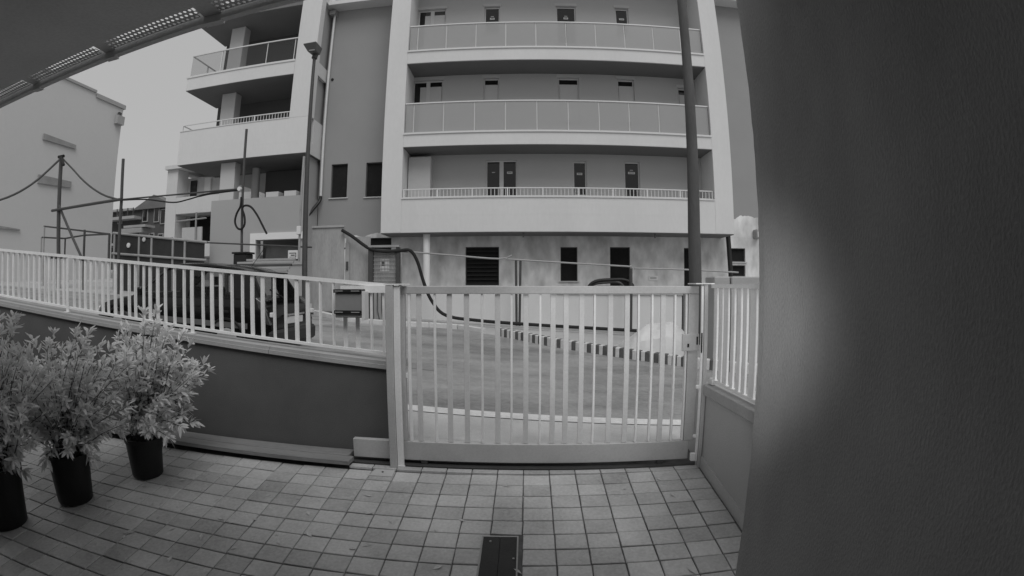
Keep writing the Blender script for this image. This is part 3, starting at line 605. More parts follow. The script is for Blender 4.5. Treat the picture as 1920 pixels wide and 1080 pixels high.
# low left wall with garage-like opening
wall_open('lower_wall', -12.07, -7.95, -.3, 4.87, 16.0, .3, [(-9.9, -7.98, 2.5, 3.28)], GREYW, ab)
B('lower_wall_top', -12.07, -7.95, 16.001, 16.28, 4.72, 4.869, GREYW, ab)
B('lower_wall_end', -8.06, -7.95, 16.001, 17.19, -.3, 4.868, GREYW, ab); B('lower_wall_end', -12.07, -11.99, 16.001, 18.2, -.3, 4.868, GREYW, ab)
gf = B('opening_frame', -10.15, -7.80, 15.93, 15.998, 3.285, 3.53, mat('white_lintel', .72, .7, .04, 1, 30, .05), ab); B('frame_post', -10.15, -9.905, 15.93, 15.998, 2.42, 3.284, mat('white_lintel', .72), gf); B('frame_sill', -9.904, -7.85, 15.95, 15.998, 2.36, 2.49, CONC, gf)
tp = MB()
for i in range(12):
    for_x = -9.6 + i * .15; tp.v += [(for_x, 16.18 + .03 * math.sin(i * 1.7), 2.5), (for_x, 16.2 + .03 * math.cos(i * 1.3), 3.18 - .012 * i)]
for i in range(11): tp.f.append((2 * i, 2 * i + 2, 2 * i + 3, 2 * i + 1)); tp.m.append(0)
tp.build('hanging_sheet', mat('dark_sheet', .075, .7, .2, 2, 20, .2), gf, smooth=True)
sg = B('square_notice', -8.58, -8.18, 16.06, 16.075, 2.56, 2.88, PALEP, gf, bevel=.005); B('notice_mark', -8.52, -8.27, 16.055, 16.0595, 2.76, 2.79, STEELD, sg); B('notice_mark', -8.46, -8.30, 16.055, 16.0595, 2.68, 2.72, STEELD, sg); B('notice_mark', -8.27, -8.24, 16.055, 16.0595, 2.62, 2.79, STEELD, sg); B('notice_mark', -8.52, -8.27, 16.055, 16.0595, 2.62, 2.65, STEELG, sg)

# ------------------------------------------------------------------ street and building site objects in front of the block
rwl = thing('retaining_wall', 'low pale concrete wall running in front of the ground floor', 'wall', (.5, 14.5, .3))
mb = MB(); mb.slope(-3.75, 4.75, 14.3, 14.55, 0, 1.40, -.2, 1.30); mb.build('wall_body', mat('pale_concrete', .62, .85, .07, .8, 30, .1), rwl)
mb = MB(); mb.slope(.9, 4.78, 14.26, 14.6, 1.343, 1.39, 1.303, 1.35); mb.build('top_slab', CONC, rwl)
B('side_gap_panel', 4.8, 6.5, 14.35, 14.5, -.2, 1.42, mat('painted_gap_dark', .12, .9, .15, 2, 30, .2), rwl)  # dark opening beside the wall, its shade put into the panel's colour
pm = thing('footpath_base', 'narrow concrete footing strip below the low pale wall', 'footing', (.5, 13.9, .3))
mb = MB(); mb.slope(-3.7, 4.7, 13.75, 14.29, -.1, .62, -.3, .20); mb.build('footing_strip', CONC, pm)

# kerbs
def path_pts(pts, step):
    out = []; acc = 0.0; P = [Vector((p[0], p[1], 0)) for p in pts]; out.append(P[0].copy())
    for a, b in zip(P, P[1:]):
        d = (b - a).length; t = step - acc
        while t <= d: out.append(a + (b - a) * (t / d)); t += step
        acc = d - (t - step)
    return out
sk = thing('striped_kerb', 'kerb of alternating black and white stones curving towards the camera at right', 'kerb', (1.5, 10, .2))
pp = path_pts([(-.75, 11.7), (-.2, 11.2), (.6, 10.4), (1.77, 9.6), (3.03, 8.75), (4.6, 8.0), (6.5, 7.7)], .092)
for i, (a, b) in enumerate(zip(pp, pp[1:])):
    d = (b - a).normalized(); nn = Vector((-d.y, d.x, 0)) * .16; a2 = a + d * .003; b2 = b - d * .003
    za, zb = zs(a.x, a.y), zs(b.x, b.y); h = .19
    q = [(a2, za), (b2, zb), (b2 + nn, zb), (a2 + nn, za)]
    MB().hexa([(v.x, v.y, z - .1) for v, z in q] + [(v.x, v.y, z + h) for v, z in q]).build('kerb_stone', KERBB if i % 2 else KERBW, sk, bevel=.012)
pk = thing('plain_kerb', 'pale plain kerb along the far side of the road, left of the striped stones', 'kerb', (-4, 12.3, .6))
pp = path_pts([(-9, 14.7), (-6.15, 13.19), (-4.83, 12.2), (-3.6, 12.1), (-2.0, 12.5), (-.75, 11.75)], .8)
for i, (a, b) in enumerate(zip(pp, pp[1:])):
    d = (b - a).normalized(); nn = Vector((-d.y, d.x, 0)) * .16; a2 = a + d * .006; b2 = b - d * .006; za, zb = zs(a.x, a.y), zs(b.x, b.y)
    q = [(a2, za), (b2, zb), (b2 + nn, zb), (a2 + nn, za)]
    MB().hexa([(v.x, v.y, z - .1) for v, z in q] + [(v.x, v.y, z + .12) for v, z in q]).build('kerb_stone', KERBW, pk, bevel=.012)

# black corrugated pipe from the boards over the cabinet, down and along the ground
P = [(-5.3, 13.2, 3.20), (-4.95, 13.15, 3.0), (-4.45, 13.15, 2.66), (-4.0, 13.1, 2.56), (-3.55, 13.15, 2.58), (-3.25, 13.2, 2.58), (-3.05, 13.25, 2.28), (-2.87, 13.3, 1.68), (-2.65, 13.35, 1.16), (-2.25, 13.4, .76), (-1.3, 13.4, .62), (.2, 13.4, .51), (1.7, 13.4, .42), (3.1, 13.4, .33), (3.5, 13.4, .28)]
tag(T('black_pipe', spline(P, 6), .048, RUBBER, None, 10), 'thick black corrugated pipe arching down by the gate and lying along the far kerb', 'pipe')

# plywood hoarding
hb = thing('plywood_hoarding', 'tall weathered plywood sheets standing beside the lamp pole', 'hoarding', (-5.4, 13.35, .6))
B('plywood_sheet', -6.30, -5.27, 13.3, 13.34, .45, 3.30, WOOD, hb); B('plywood_sheet', -5.25, -4.50, 13.42, 13.46, .45, 3.02, WOOD, hb); B('capping_batten', -6.30, -5.27, 13.26, 13.36, 3.301, 3.36, CONC, hb)
B('batten', -5.26, -5.14, 13.38, 13.419, .45, 2.85, CONC, hb); B('hasp', -5.22, -5.16, 13.35, 13.379, 2.05, 2.3, STEELD, hb); B('batten', -6.3, -4.5, 13.22, 13.258, .75, .85, STEELD, hb)

# site power board
pb = thing('site_power_board', 'upright site power board in a dark frame between hoarding and gate', 'power board', (-4, 13.2, .5))
B('board', -4.32, -3.66, 13.22, 13.26, 1.55, 2.62, mat('board_face', .30, .8, .2, 3, 18, .2), pb); B('frame_post', -4.47, -4.33, 13.15, 13.3, .45, 2.68, STEELD, pb); B('frame_post', -3.65, -3.55, 13.15, 13.3, .45, 2.68, STEELD, pb); B('frame_rail', -4.47, -3.55, 13.12, 13.3, 2.681, 2.74, STEELG, pb)
B('lower_panel', -4.32, -3.66, 13.24, 13.28, .55, 1.5, CONC, pb)
for k in range(7): x = -4.28 + k * .095; B('mesh_wire', x, x + .012, 13.19, 13.202, 1.56, 2.60, STEELG, pb)
for k in range(9): z = 1.62 + k * .115; B('mesh_wire', -4.325, -3.655, 13.176, 13.188, z, z + .012, STEELG, pb)
B('meter_box', -4.12, -3.86, 13.205, 13.219, 2.0, 2.35, SHUT, pb); B('meter_dial', -4.08, -3.98, 13.2035, 13.2045, 2.16, 2.28, STEELD, pb)
for k in range(4): T('cable_run', [(-4.2 + k * .13, 13.2, 1.56), (-4.2 + k * .13, 13.18, .9), (-4.1 + k * .1, 13.1, .55)], .018, STEELD, pb)

# rope barrier with thin posts
BP = [(-.30, .02, 2.33), (-.17, -.03, 2.33), (3.03, 0, 2.1), (-3.67, 0, 2.66)]
for k, (x, lean, zt) in enumerate(BP):
    o = tag(T('barrier_post', [(x + lean, 13.8, zs(x, 13.8) - .1), (x, 13.8, zt)], .035 if k != 2 else .05, STEELD if k != 3 else STEELG), ('left one of two thin dark posts leaning together before the low pale wall', 'right one of two thin dark posts leaning together before the low pale wall', 'dark post at the right end of the low pale wall', 'thin grey post beside the site power board')[k], 'post', 'barrier posts')
RP_ = [[(-10.5, 3.03), (-6.8, 2.79), (-4.5, 2.67), (-3.46, 2.59)], [(-3.46, 2.59), (-2.2, 2.48), (-.8, 2.37), (-.41, 2.47)], [(-.6, 2.36), (1.2, 2.25), (3.06, 2.15)], [(3.12, 2.10), (4.77, 2.07), (6.4, 2.0)]]
for k, r in enumerate(RP_):
    o = T('barrier_rail', spline([(x, 13.78, z) for x, z in r], 4), .025, STEELG if k else STEELD)
    tag(o, ('dark thin rail running left from the power board past the lamp pole', 'pale thin rail sagging between power board and leaning posts', 'pale thin rail from the leaning posts to the dark right post', 'pale thin rail running behind the wooden utility pole')[k], 'rail', 'barrier rails before the ground floor')

# white heap under sheet
hp = MB(); NX, NY = 44, 22; random.seed(21)
for j in range(NY):
    for i in range(NX):
        u, v = i / (NX - 1), j / (NY - 1); x = 2.05 + 1.75 * u; y = 9.75 + 1.3 * v - .35 * (u - .2)
        h = (1 + .07 * math.sin(9 * u + 5 * v) + .05 * math.sin(17 * u - 7 * v)) * max(0, math.sin(math.pi * min(1, u * 1.02 + .0)) ** (.8 if u < .5 else .5)) * max(0, math.sin(math.pi * min(1, .12 + v * .88))) ** .6
        hp.v.append((x, y, zs(x, y) + .01 + (.66 if 0 < j < NY - 1 else 0.02) * h * (1 + random.uniform(-.03, .03)) * (1 if 0 < i < NX - 1 else 0)))
for j in range(NY - 1):
    for i in range(NX - 1): hp.f.append((j * NX + i, j * NX + i + 1, (j + 1) * NX + i + 1, (j + 1) * NX + i)); hp.m.append(0)
tag(hp.build('covered_heap', SHEET, smooth=True), 'white sheeted heap behind the striped kerb at the right of the gate', 'heap')

# machine with roll bar
mc = thing('site_machine', 'black site machine with tubular roll bar parked behind the low pale wall', 'machine', (2.5, 15, .4))
T('roll_bar', spline([(1.85, 14.75, 1.3), (1.95, 14.75, 1.6), (2.18, 14.75, 1.74), (2.65, 14.75, 1.78), (3.05, 14.75, 1.77), (3.28, 14.75, 1.62), (3.36, 14.75, 1.3)], 5), .055, BLACK, mc, 10)
T('roll_bar', spline([(1.95, 15.3, 1.3), (2.1, 15.3, 1.62), (2.5, 15.3, 1.70), (3.0, 15.3, 1.68), (3.25, 15.3, 1.3)], 5), .045, STEELD, mc, 10)
B('engine_cover', 2.05, 3.15, 14.85, 15.6, .9, 1.60, mat('machine_cover', .16, .5, .1, 3, 30, .05), mc, bevel=.08); B('deck', 1.4, 3.6, 14.65, 15.8, 1.25, 1.44, BLACK, mc, bevel=.02)
for x in (1.8, 3.1):
    for y in (14.75, 15.65): MB().lathe([(.2, -.09), (.3, -.08), (.3, .08), (.2, .09)], (x, y, .68), 18, axis='y').build('wheel', RUBBER, mc, smooth=True)
B('chassis', 1.5, 3.5, 14.85, 15.55, .7, 1.24, STEELD, mc)

# utility pole
MBp = MB().tube([(3.80, 10.5, -.1), (3.81, 10.5, 1.6), (3.79, 10.5, 2.9), (3.90, 10.5, 8.7), (3.96, 10.5, 11.5)], [.15, .145, .14, .105, .09], 18)
tag(MBp.build('utility_pole', POLEM, smooth=True), 'thick weathered utility pole standing right of the gate opening', 'pole')
# lamp pole
lp = thing('lamp_pole', 'dark street lamp pole with a shoebox head at the left wing of the block', 'street lamp', (-6.4, 13, .7))
T('shaft', [(-6.38, 13, .5), (-6.39, 13, 3.6), (-6.42, 13, 6), (-6.48, 13, 8.75)], [.085, .075, .06, .048], STEELD, lp, 12)
T('conduit', [(-6.55, 12.95, 2.3), (-6.52, 12.93, 4.4), (-6.50, 12.93, 5.4)], .035, STEELG, lp); B('junction_box', -6.60, -6.47, 12.84, 12.93, 3.08, 3.32, PALEP, lp, bevel=.01)
hd = MB(); hd.hexa([(-6.60, 12.75, 8.72), (-6.32, 12.75, 8.72), (-6.34, 13.1, 8.74), (-6.58, 13.1, 8.74), (-6.74, 12.6, 8.96), (-6.28, 12.6, 8.98), (-6.30, 13.15, 9.0), (-6.66, 13.15, 8.98)]); h_ = hd.build('lamp_head', mat('lamp_grey', .10, .5, .1, 3, 30, .05), lp, bevel=.02)
B('lens', -6.55, -6.36, 12.72, 12.748, 8.74, 8.86, STEELG, h_); T('neck', [(-6.48, 13, 8.6), (-6.46, 13.02, 8.75)], .09, STEELD, lp, 10)

# thin site mast with black supply cable and loop
ms = thing('cable_mast', 'thin steel mast carrying a black cable in front of the left wing', 'mast', (-9.25, 14, 1))
T('mast', [(-9.19, 14, .9), (-9.28, 14, 4.6), (-9.32, 14, 6.85)], .045, STEELD, ms); MB().lathe([(.07, -.05), (.07, .05)], (-9.36, 13.92, 4.78), 12, axis='y').build('insulator', PALEP, ms)
tag(T('supply_cable', spline([(-9.33, 13.95, 4.76), (-10.0, 13.95, 4.74), (-10.85, 13.95, 4.69), (-11.6, 13.95, 4.57), (-12.3, 13.95, 4.52), (-13.6, 13.95, 4.72), (-14.9, 14, 4.80)], 5), [.04] * 12 + [.026] * 19, RUBBER), 'thick black cable drooping from the thin mast towards the left', 'cable')
tag(T('cable_loop', spline([(-9.26, 13.9, 4.5), (-9.28, 13.9, 4.2), (-9.42, 13.9, 3.95), (-9.47, 13.9, 3.7), (-9.38, 13.9, 3.50), (-9.22, 13.9, 3.44), (-9.09, 13.9, 3.58), (-9.10, 13.9, 3.85), (-9.2, 13.9, 4.12), (-9.08, 13.9, 4.21), (-8.85, 13.9, 4.14), (-8.6, 13.9, 3.86), (-8.42, 13.92, 3.56), (-8.25, 13.95, 3.26)], 5), .036, RUBBER), 'black cable hanging in a loop from the thin mast', 'cable')
bn = thing('black_bin', 'small black bin standing beside the white door frame of the left wing', 'bin', (-8.6, 13, 1))
B('body', -8.82, -8.34, 12.9, 13.3, .9, 2.56, BLACK, bn, bevel=.02); B('lid', -8.86, -8.30, 12.86, 13.34, 2.565, 2.62, BLACK, bn, bevel=.01)
# stacked formwork beams behind the car
for k in range(5):
    z = 1.98 + .085 * k - .0; y = 12.2 + .12 * k
    o = B('stacked_beam', -9.2 + .25 * k, -6.55, y, y + .1, z, z + .065, (STEELG, CONC, STEELD, CONC, STEELG)[k], None, bevel=.006)
    tag(o, ('lowest', 'second lowest', 'middle', 'second highest', 'topmost')[k] + ' beam of the stack behind the parked car', 'beam', 'stacked beams behind the car')
rk = thing('beam_rack', 'steel rack carrying the stacked beams behind the parked car', 'rack', (-7.8, 12.5, 1.1))
for x in (-8.6, -7.0): B('leg', x - .05, x + .05, 12.2, 12.28, .8, 1.975, STEELD, rk); B('leg', x - .05, x + .05, 12.75, 12.83, .8, 1.975, STEELD, rk); B('cross_arm', x - .05, x + .05, 12.281, 12.749, 1.9, 1.974, STEELD, rk)

# left: braced mast with guy cables, guard rails, netting fence
bm_ = thing('braced_mast', 'tall site mast with diagonal brace and cross beam before the pale blank building', 'mast', (-19, 14, 1.5))
T('mast', [(-18.8, 14, 1.4), (-18.82, 14, 2.9), (-19.1, 14, 6.95)], .085, STEELD, bm_); T('brace', [(-18.9, 13.95, 4.9), (-17.1, 13.95, 2.6)], .055, STEELD, bm_); T('cross_beam', [(-19.3, 13.9, 4.70), (-14.9, 13.9, 4.82)], .06, STEELD, bm_)
T('insulator', [(-19.3, 14, 6.98), (-18.95, 14, 6.98)], .07, BLACK, bm_); T('insulator', [(-19.0, 13.9, 6.9), (-18.75, 13.9, 6.55)], .07, BLACK, bm_); B('foot', -19.3, -18.4, 13.8, 14.2, 2.72, 2.82, BLACK, bm_)
tag(T('guy_cable', spline([(-19.17, 14, 6.88), (-19.65, 13, 5.70), (-20.44, 12, 4.99), (-21.5, 10.5, 4.6)], 5), .045, STEELD), 'cable sagging from the braced mast to the left picture edge', 'cable', 'cables of the braced mast')
tag(T('guy_cable', spline([(-19.08, 14.05, 6.9), (-18.4, 14.2, 6.36), (-17.83, 14.2, 5.95), (-17.08, 14.2, 5.50), (-16.21, 14.2, 5.11), (-15.1, 14.1, 4.82)], 5), .04, STEELD), 'cable sagging from the braced mast to the thin post on its right', 'cable', 'cables of the braced mast')
tag(T('thin_post', [(-15.03, 14, 1.3), (-15.0, 14, 4.8), (-15.10, 14, 6.4)], .06, STEELD), 'thin leaning post at the right corner of the pale blank building', 'post')
tag(T('upper_cable', spline([(-14.95, 14, 4.83), (-12.3, 14, 4.80), (-10.7, 14, 4.80), (-9.34, 14, 4.80)], 4), .03, STEELD), 'straight thin cable running from the thin leaning post to the cable mast', 'cable')
gr = thing('guard_rail', 'pipe guard rail at the foot of the pale blank building', 'guard rail', (-18, 14.3, 1.5))
for p in ([(-20.4, 14.3, 4.16), (-17.5, 14.3, 3.80)], [(-20.5, 14.3, 3.69), (-18.8, 14.3, 3.56), (-17.5, 14.3, 3.63), (-15.9, 14.3, 3.60)], [(-17.5, 14.3, 3.8), (-15.9, 14.3, 3.60)]): T('rail', p, .035, STEELD, gr)
for x, zt in ((-20.35, 4.16), (-20.55, 3.69), (-18.78, 3.56), (-17.48, 3.85), (-15.92, 3.6)): T('upright', [(x, 14.3, 1.3), (x, 14.3, zt)], .05 if x > -18 else .035, STEELD if x > -19 else STEELG, gr)
nf = thing('netting_fence', 'dark netting panels in pale frames at the far end of the road', 'fence', (-14, 15.5, 2))
xs2 = [-16.9, -15.4, -14.68, -13.52, -12.9, -11.9]
for a, b in zip(xs2, xs2[1:]):
    B('net_panel', a + .05, b - .05, 15.5, 15.52, 1.4, 3.75 - .12 * (a + 16.9), TARP, nf); B('frame_post', a - .045, a + .045, 15.46, 15.54, 1.2, 3.82 - .12 * (a + 16.9), STEELG, nf)
T('frame_rail', [(-17.0, 15.48, 3.80), (-11.8, 15.48, 3.22)], .05, STEELG, nf); T('frame_rail', [(-17.0, 15.46, 2.95), (-11.8, 15.46, 2.55)], .05, STEELG, nf)
MB().lathe([(.03, -.03), (.1, -.02), (.1, .02)], (-16.0, 15.46, 3.25), 14, axis='y').build('pale_disc', PALEP, nf); MB().lathe([(.03, -.03), (.09, -.02), (.09, .02)], (-15.1, 15.46, 3.45), 14, axis='y').build('pale_disc', SHUT, nf)
sx = thing('site_crates', 'pile of pale panels and crates beside the netting fence', 'crates', (-17, 15, 2))
for k, (x0, x1, z0, z1) in enumerate(((-16.9, -15.5, 3.78, 3.98), (-16.6, -15.3, 4.0, 4.1))): B('panel', x0, x1, 15.7, 16.3, z0, z1, CONC, sx)

# pale blank building at left
pbld = thing('blank_building', 'large pale windowless building at the left end of the road', 'building', (-28, 20, 0))
B('walls', -40, -23.4, 13.0, 21.2, -1, 12.2, PALEB, pbld); B('roof_edge', -40.2, -23.3, 12.9, 18.9, 12.201, 12.34, GREYW, pbld); B('roof_edge', -40.2, -23.3, 18.95, 21.3, 11.95, 12.19, GREYW, pbld)
B('chimney_box', -23.39, -23.1, 20.6, 21.15, 10.9, 11.4, CONC, pbld); B('vent_pipe', -23.3, -23.15, 20.7, 20.9, 11.41, 11.6, STEELD, pbld)
for k, (y0, y1, z0, z1, d) in enumerate(((15.8, 17.97, 8.76, 9.07, 0.0), (15.78, 17.92, 6.58, 7.0, -.1), (12.99, 14.92, 4.2, 4.35, 0.0))):
    mb = MB(); mb.hexa([(-23.39, y0, z0), (-23.30, y0, z0), (-23.30, y1, z0 - d), (-23.39, y1, z0 - d), (-23.39, y0, z1), (-23.30, y0, z1), (-23.30, y1, z1 - d - .1), (-23.39, y1, z1 - d - .1)]); mb.build('wall_slot', mat('slot_patch', .30, .9, .25, 2, 20, .3), pbld)
# brick building far down the road
fb = thing('brick_house', 'dark brick house with gabled roof far down the road', 'house', (-33, 34, 2))
B('walls', -38.5, -29.6, 34, 42, 0, 8.3, BRICKF, fb)
mb = MB(); mb.v = [(-34.6, 33.7, 8.31), (-29.4, 33.7, 8.31), (-32, 33.7, 9.5), (-34.6, 42, 8.31), (-29.4, 42, 8.31), (-32, 42, 9.5)]; mb.f = [(0, 1, 2), (3, 5, 4), (0, 2, 5, 3), (1, 4, 5, 2), (0, 3, 4, 1)]; mb.m = [0] * 5; mb.build('gable_roof', mat('far_roof', .16, .9, .2, 1, 10, .2), fb)
B('flat_roof', -38.7, -34.65, 33.6, 42, 8.31, 8.5, CONC, fb); B('balcony', -38.3, -33.6, 33.0, 33.99, 7.45, 7.7, CONC, fb); B('balcony', -38.3, -30.6, 33.3, 33.99, 5.2, 5.4, CONC, fb)
for x, z in ((-33.1, 7.9), (-31.7, 7.8), (-30.9, 7.6), (-36.4, 7.9), (-37.4, 5.8), (-32.2, 5.6), (-31.1, 5.5), (-30.2, 5.3)):
    f = B('window', x - .32, x + .32, 33.9, 33.998, z - .7, z + .6, CONC, fb); B('pane', x - .24, x + .24, 33.88, 33.899, z - .62, z + .52, DGLASS, fb)
for k in range(7): T('railing_post', [(-38 + k * .7, 33.05, 7.7), (-38 + k * .7, 33.05, 8.4)], .05, STEELD, fb)
# second apartment building behind the left wing
sb = thing('rear_apartment', 'paler apartment block with balconies glimpsed behind the left wing', 'building', (-20, 26, 2))
B('walls', -22.4, -15, 26.3, 34, 0, 8.6, mat('rear_render', .40, .9, .05, .5, 20, .05), sb); B('side_pillar', -22.8, -21.9, 25.2, 26.29, 0, 9.0, WHITE, sb); B('roof', -22.9, -15, 25.0, 34, 9.01, 9.25, WHITE, sb)
B('balcony', -21.89, -15, 25.2, 26.29, 6.1, 7.15, WHITE, sb); B('balcony', -21.89, -15, 25.2, 26.29, 3.4, 4.3, WHITE, sb); B('recess_shade_panel', -21.5, -18, 26.25, 26.295, 4.4, 6.0, DARKIN, sb)  # recess shade is only the panel's dark colour on a flat wall
B('window', -21.6, -21.1, 26.2, 26.29, 7.2, 8.4, DGLASS, sb); B('door_panel', -20.4, -19.9, 26.15, 26.29, 7.16, 8.5, SHUT, sb); B('screen', -21.2, -19.6, 25.1, 25.19, 4.0, 5.2, SHUT, sb); T('scaffold_post', [(-20.0, 25.0, 3), (-20.0, 25.0, 6.1)], .06, STEELG, sb); T('scaffold_rail', [(-21.6, 25.0, 5.6), (-19.2, 25.0, 5.7)], .05, STEELG, sb)

# blocks beyond the right fence
for k, (x0, x1) in enumerate(((3.66, 4.0), (4.03, 4.75))):
    o = B('stone_block', x0, x1, 9.0, 9.5, .0, 1.78, CONC, None, bevel=.02)
    tag(o, ('smaller pale block standing behind the side fence near the utility pole', 'larger pale block behind the side fence next to the porch wall')[k], 'block', 'blocks behind the side fence')

# ------------------------------------------------------------------ parked hatchback seen from behind, climbing the road
car = thing('parked_car', 'dark hatchback parked across the fence with its tail towards the gate', 'car', (0, 0, 0))
LEN = 3.9; HW = .82
top_p = [(0, .50), (.06, .60), (.2, .70), (.5, .79), (.95, .88), (1.25, 1.10), (1.55, 1.34), (1.8, 1.43), (2.2, 1.47), (2.7, 1.46), (3.15, 1.42), (3.40, 1.33), (3.62, 1.04), (3.78, .86), (3.85, .72), (3.9, .55)]
belt_p = [(0, .48), (.06, .58), (.2, .67), (.5, .755), (.95, .83), (1.25, .86), (1.55, .875), (1.8, .885), (2.2, .90), (2.7, .915), (3.15, .93), (3.40, .93), (3.62, .90), (3.78, .83), (3.85, .70), (3.9, .53)]
wid = [(0, .60), (.06, .68), (.2, .74), (.5, .79), (.95, .815), (1.25, .82), (1.55, .825), (1.8, .825), (2.2, .825), (2.7, .825), (3.15, .815), (3.40, .805), (3.62, .79), (3.78, .76), (3.85, .73), (3.9, .68)]
bmx = MB(); NS = len(top_p)
for (u, t), (_, b), (_, wv) in zip(top_p, belt_p, wid):      # lower body up to the belt line, bonnet included
    hood = t - b < .06; tt = t if hood else b + .012
    half = [(wv * .86, .17), (wv * .97, .25), (wv, .45), (wv, max(b - .15, .46)), (wv * (.975 if not hood else .995), max(b - .06, .465)), (wv * (.92 if not hood else .975), b), (wv * .80, (b + tt) / 2 + .008), (wv * .5, tt), (0, tt + .01)]
    bmx.v += [(u, -a, h) for a, h in half] + [(u, a, h) for a, h in half[-2::-1]]
NR = 17
for i in range(NS - 1):
    for k in range(NR - 1): bmx.f.append((i * NR + k, (i + 1) * NR + k, (i + 1) * NR + k + 1, i * NR + k + 1)); bmx.m.append(0)
bmx.f.append(tuple(range(NR))); bmx.m.append(0); bmx.f.append(tuple((NS - 1) * NR + k for k in range(NR))[::-1]); bmx.m.append(0)
for i in range(NS - 1): bmx.f.append((i * NR, i * NR + NR - 1, (i + 1) * NR + NR - 1, (i + 1) * NR)); bmx.m.append(0)
bmx.build('body', CARP, car, smooth=True)
def ip(T_, u):
    for a, b in zip(T_, T_[1:]):
        if a[0] <= u <= b[0]: return a[1] + (b[1] - a[1]) * (u - a[0]) / (b[0] - a[0])
def roofw(u): return .60 - .05 * abs(u - 2.4)
def sidept(u, f, s, off=.0, ub=None):     # f 0 belt..1 roof edge
    bu = u if ub is None else ub; wv, b = ip(wid, bu) * .915, ip(belt_p, bu); t = ip(top_p, max(1.62, min(3.36, u))) - .035
    return Vector((bu + (u - bu) * f, s * (wv * (1 - f) + roofw(u) * f + off), b * (1 - f) + t * f))
rf_ = MB(); RS = [1.60, 1.75, 2.0, 2.4, 2.8, 3.1, 3.25, 3.40]; prof = [(-1.0, -.05), (-.97, -.02), (-.8, 0), (0, .012), (.8, 0), (.97, -.02), (1.0, -.05)]
for u in RS: rf_.v += [(u, k * (roofw(u) + .015), ip(top_p, u) + h) for k, h in prof]
nb = len(rf_.v); rf_.v += [(x, y * .97, z - .035) for x, y, z in rf_.v]
for i in range(len(RS) - 1):
    for k in range(6):
        rf_.f.append((i * 7 + k, i * 7 + k + 1, (i + 1) * 7 + k + 1, (i + 1) * 7 + k)); rf_.m.append(0); rf_.f.append((nb + i * 7 + k, nb + (i + 1) * 7 + k, nb + (i + 1) * 7 + k + 1, nb + i * 7 + k + 1)); rf_.m.append(0)
rf_.build('roof', CARP, car, smooth=True)
B('parcel_shelf', 2.95, 3.5, -.6, .6, .86, .90, BLACK, car)
for y in (-.36, .36):
    B('seat', 1.95, 2.12, y - .23, y + .23, .60, 1.06, BLACK, car, bevel=.04); B('headrest', 2.03, 2.13, y - .12, y + .12, 1.09, 1.24, BLACK, car, bevel=.03)
B('rear_seat', 2.88, 3.02, -.58, .58, .60, 1.02, BLACK, car, bevel=.04); B('dashboard', 1.05, 1.4, -.66, .66, .75, .93, BLACK, car, bevel=.04)
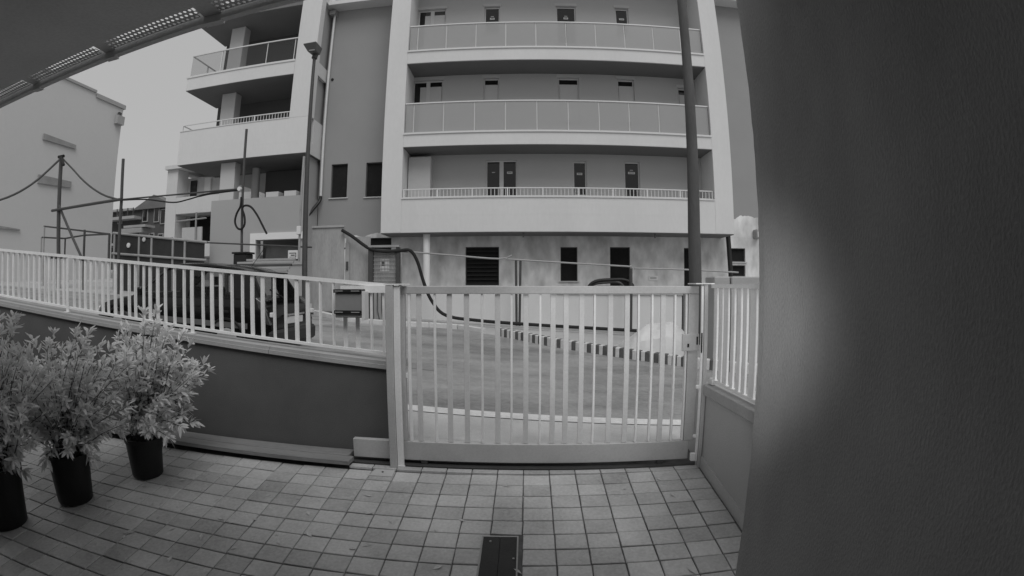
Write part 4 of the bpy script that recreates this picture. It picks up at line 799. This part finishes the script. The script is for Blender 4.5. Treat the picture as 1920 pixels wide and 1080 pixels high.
for s in (-1, 1):
    for nm, (b0, b1, r0, r1) in dict(front_pillar=(.98, 1.10, 1.62, 1.74), centre_pillar=(2.17, 2.29, 2.20, 2.28), rear_pillar=(3.22, 3.66, 3.06, 3.38)).items():
        q = [sidept(r0, 0, s, .006, b0), sidept(r1, 0, s, .006, b1), sidept(r1, 1, s, .006, b1), sidept(r0, 1, s, .006, b0)]
        MB().hexa([tuple(v) for v in q] + [tuple(v - Vector((0, s * .045, 0))) for v in q]).build(nm, CARP, car)
    for name, (b0, b1, r0, r1) in dict(front_side_window=(1.10, 2.17, 1.74, 2.20), rear_side_window=(2.29, 3.22, 2.28, 3.06)).items():
        q = [sidept(r0, 0, s, -.008, b0), sidept(r1, 0, s, -.008, b1), sidept(r1, 1, s, -.008, b1), sidept(r0, 1, s, -.008, b0)]
        mb = MB(); mb.quad(*[tuple(v) for v in q]); mb.build(name, CARG, car)
    mb = MB()
    for u in (1.05, 1.6, 2.2, 2.8, 3.4): mb.v += [tuple(sidept(u, 0, s, .012, u)), tuple(sidept(u, 0, s, .012, u) + Vector((0, 0, .022)))]
    for i in range(4): mb.f.append((2 * i, 2 * i + 2, 2 * i + 3, 2 * i + 1)); mb.m.append(0)
    mb.build('belt_trim', BLACK, car)
    mb = MB()
    for u in (.6, 1.2, 2.0, 2.8, 3.5): yv = s * (ip(wid, u) + .012); mb.v += [(u, yv, .50), (u, yv, .585)]
    for i in range(4): mb.f.append((2 * i, 2 * i + 2, 2 * i + 3, 2 * i + 1)); mb.m.append(0)
    mb.build('side_moulding', mat('moulding_grey', .12, .5, .1, 3, 20, .0), car)
    for u in (2.05, 3.0): B('door_handle', u, u + .16, s * .826 - .015, s * .826 + .02 if s > 0 else s * .826 + .015, .72, .755, BLACK, car, bevel=.005)
    MB().hexa([(1.36, s * .86, .90), (1.46, s * .86, .90), (1.46, s * 1.0, .90), (1.36, s * 1.0, .90), (1.34, s * .86, 1.03), (1.46, s * .86, 1.03), (1.46, s * 1.0, 1.02), (1.36, s * 1.0, 1.02)]).build('wing_mirror', CARP, car, bevel=.02)
    for u in (.72, 3.12):
        wh = MB().lathe([(.22, -.09), (.285, -.08), (.29, 0), (.285, .08), (.22, .09)], (u, s * .72, .29), 24, axis='y').build('wheel', RUBBER, car, smooth=True)
        MB().lathe([(.02, -.012), (.18, -.01), (.205, 0), (.18, .012)], (u, s * .815, .29), 16, axis='y').build('rim', STEELG, wh)
        MB().tube([(u + .33 * math.cos(a), s * .822, .30 + .33 * math.sin(a)) for a in [math.pi * q / 12 for q in range(13)]], .022, 6).build('arch_trim', BLACK, car)
    tl = MB(); yv = s * .70
    tl.hexa([(3.70, yv - .12 * (s > 0) - .0, .58), (3.905, yv - .10, .58), (3.86, yv + .07, .58), (3.70, yv + .10, .58), (3.62, yv - .10, .98), (3.76, yv - .10, .90), (3.70, yv + .07, .92), (3.60, yv + .09, .98)]); t_ = tl.build('tail_lamp', LAMPR, car, bevel=.01)
    B('lamp_lens', 3.86, 3.905, yv - .07, yv + .03, .70, .77, PALEP, t_, bevel=.008)
    B('headlamp', .02, .16, s * .52 - .14, s * .52 + .12, .50, .62, PALEP, car, bevel=.02)
mb = MB(); mb.quad((3.40, -.50, 1.295), (3.40, .50, 1.295), (3.70, .66, .915), (3.70, -.66, .915)); mb.build('rear_window', CARG, car)
for y0, y1, y2, y3 in ((-.66, -.60, -.55, -.49), (.60, .66, .49, .55)):
    MB().hexa([(3.70, y0, .89), (3.70, y1, .89), (3.66, y1, .89), (3.66, y0, .89), (3.41, y2, 1.31), (3.41, y3, 1.31), (3.37, y3, 1.31), (3.37, y2, 1.31)]).build('hatch_frame', CARP, car)
mb = MB(); mb.quad((1.0, -.70, .895), (1.0, .70, .895), (1.62, .56, 1.35), (1.62, -.56, 1.35)); mb.build('windscreen', CARG, car)
B('rear_bumper', 3.80, 3.95, -.74, .74, .26, .50, mat('bumper_dark', .035, .5, .1, 3, 20, 0), car, bevel=.04); B('front_bumper', -.04, .12, -.70, .70, .22, .44, mat('bumper_dark', .035), car, bevel=.04)
B('number_plate', 3.895, 3.915, -.26, .26, .575, .685, PALEP, car, bevel=.004); B('plate_light_bar', 3.88, 3.925, -.30, .30, .70, .735, CHROME, car, bevel=.006)
T('rear_wiper', [(3.72, .0, .94), (3.57, -.28, 1.09)], .012, BLACK, car); B('roof_spoiler', 3.28, 3.46, -.52, .52, 1.345, 1.37, CARP, car, bevel=.008)
T('aerial', [(2.9, .2, 1.45), (3.15, .2, 1.78)], .005, BLACK, car)
car.location = (-7.66, 7.23, zs(-7.66, 7.23) - .02); car.rotation_euler = (0, math.atan(.052), 0)
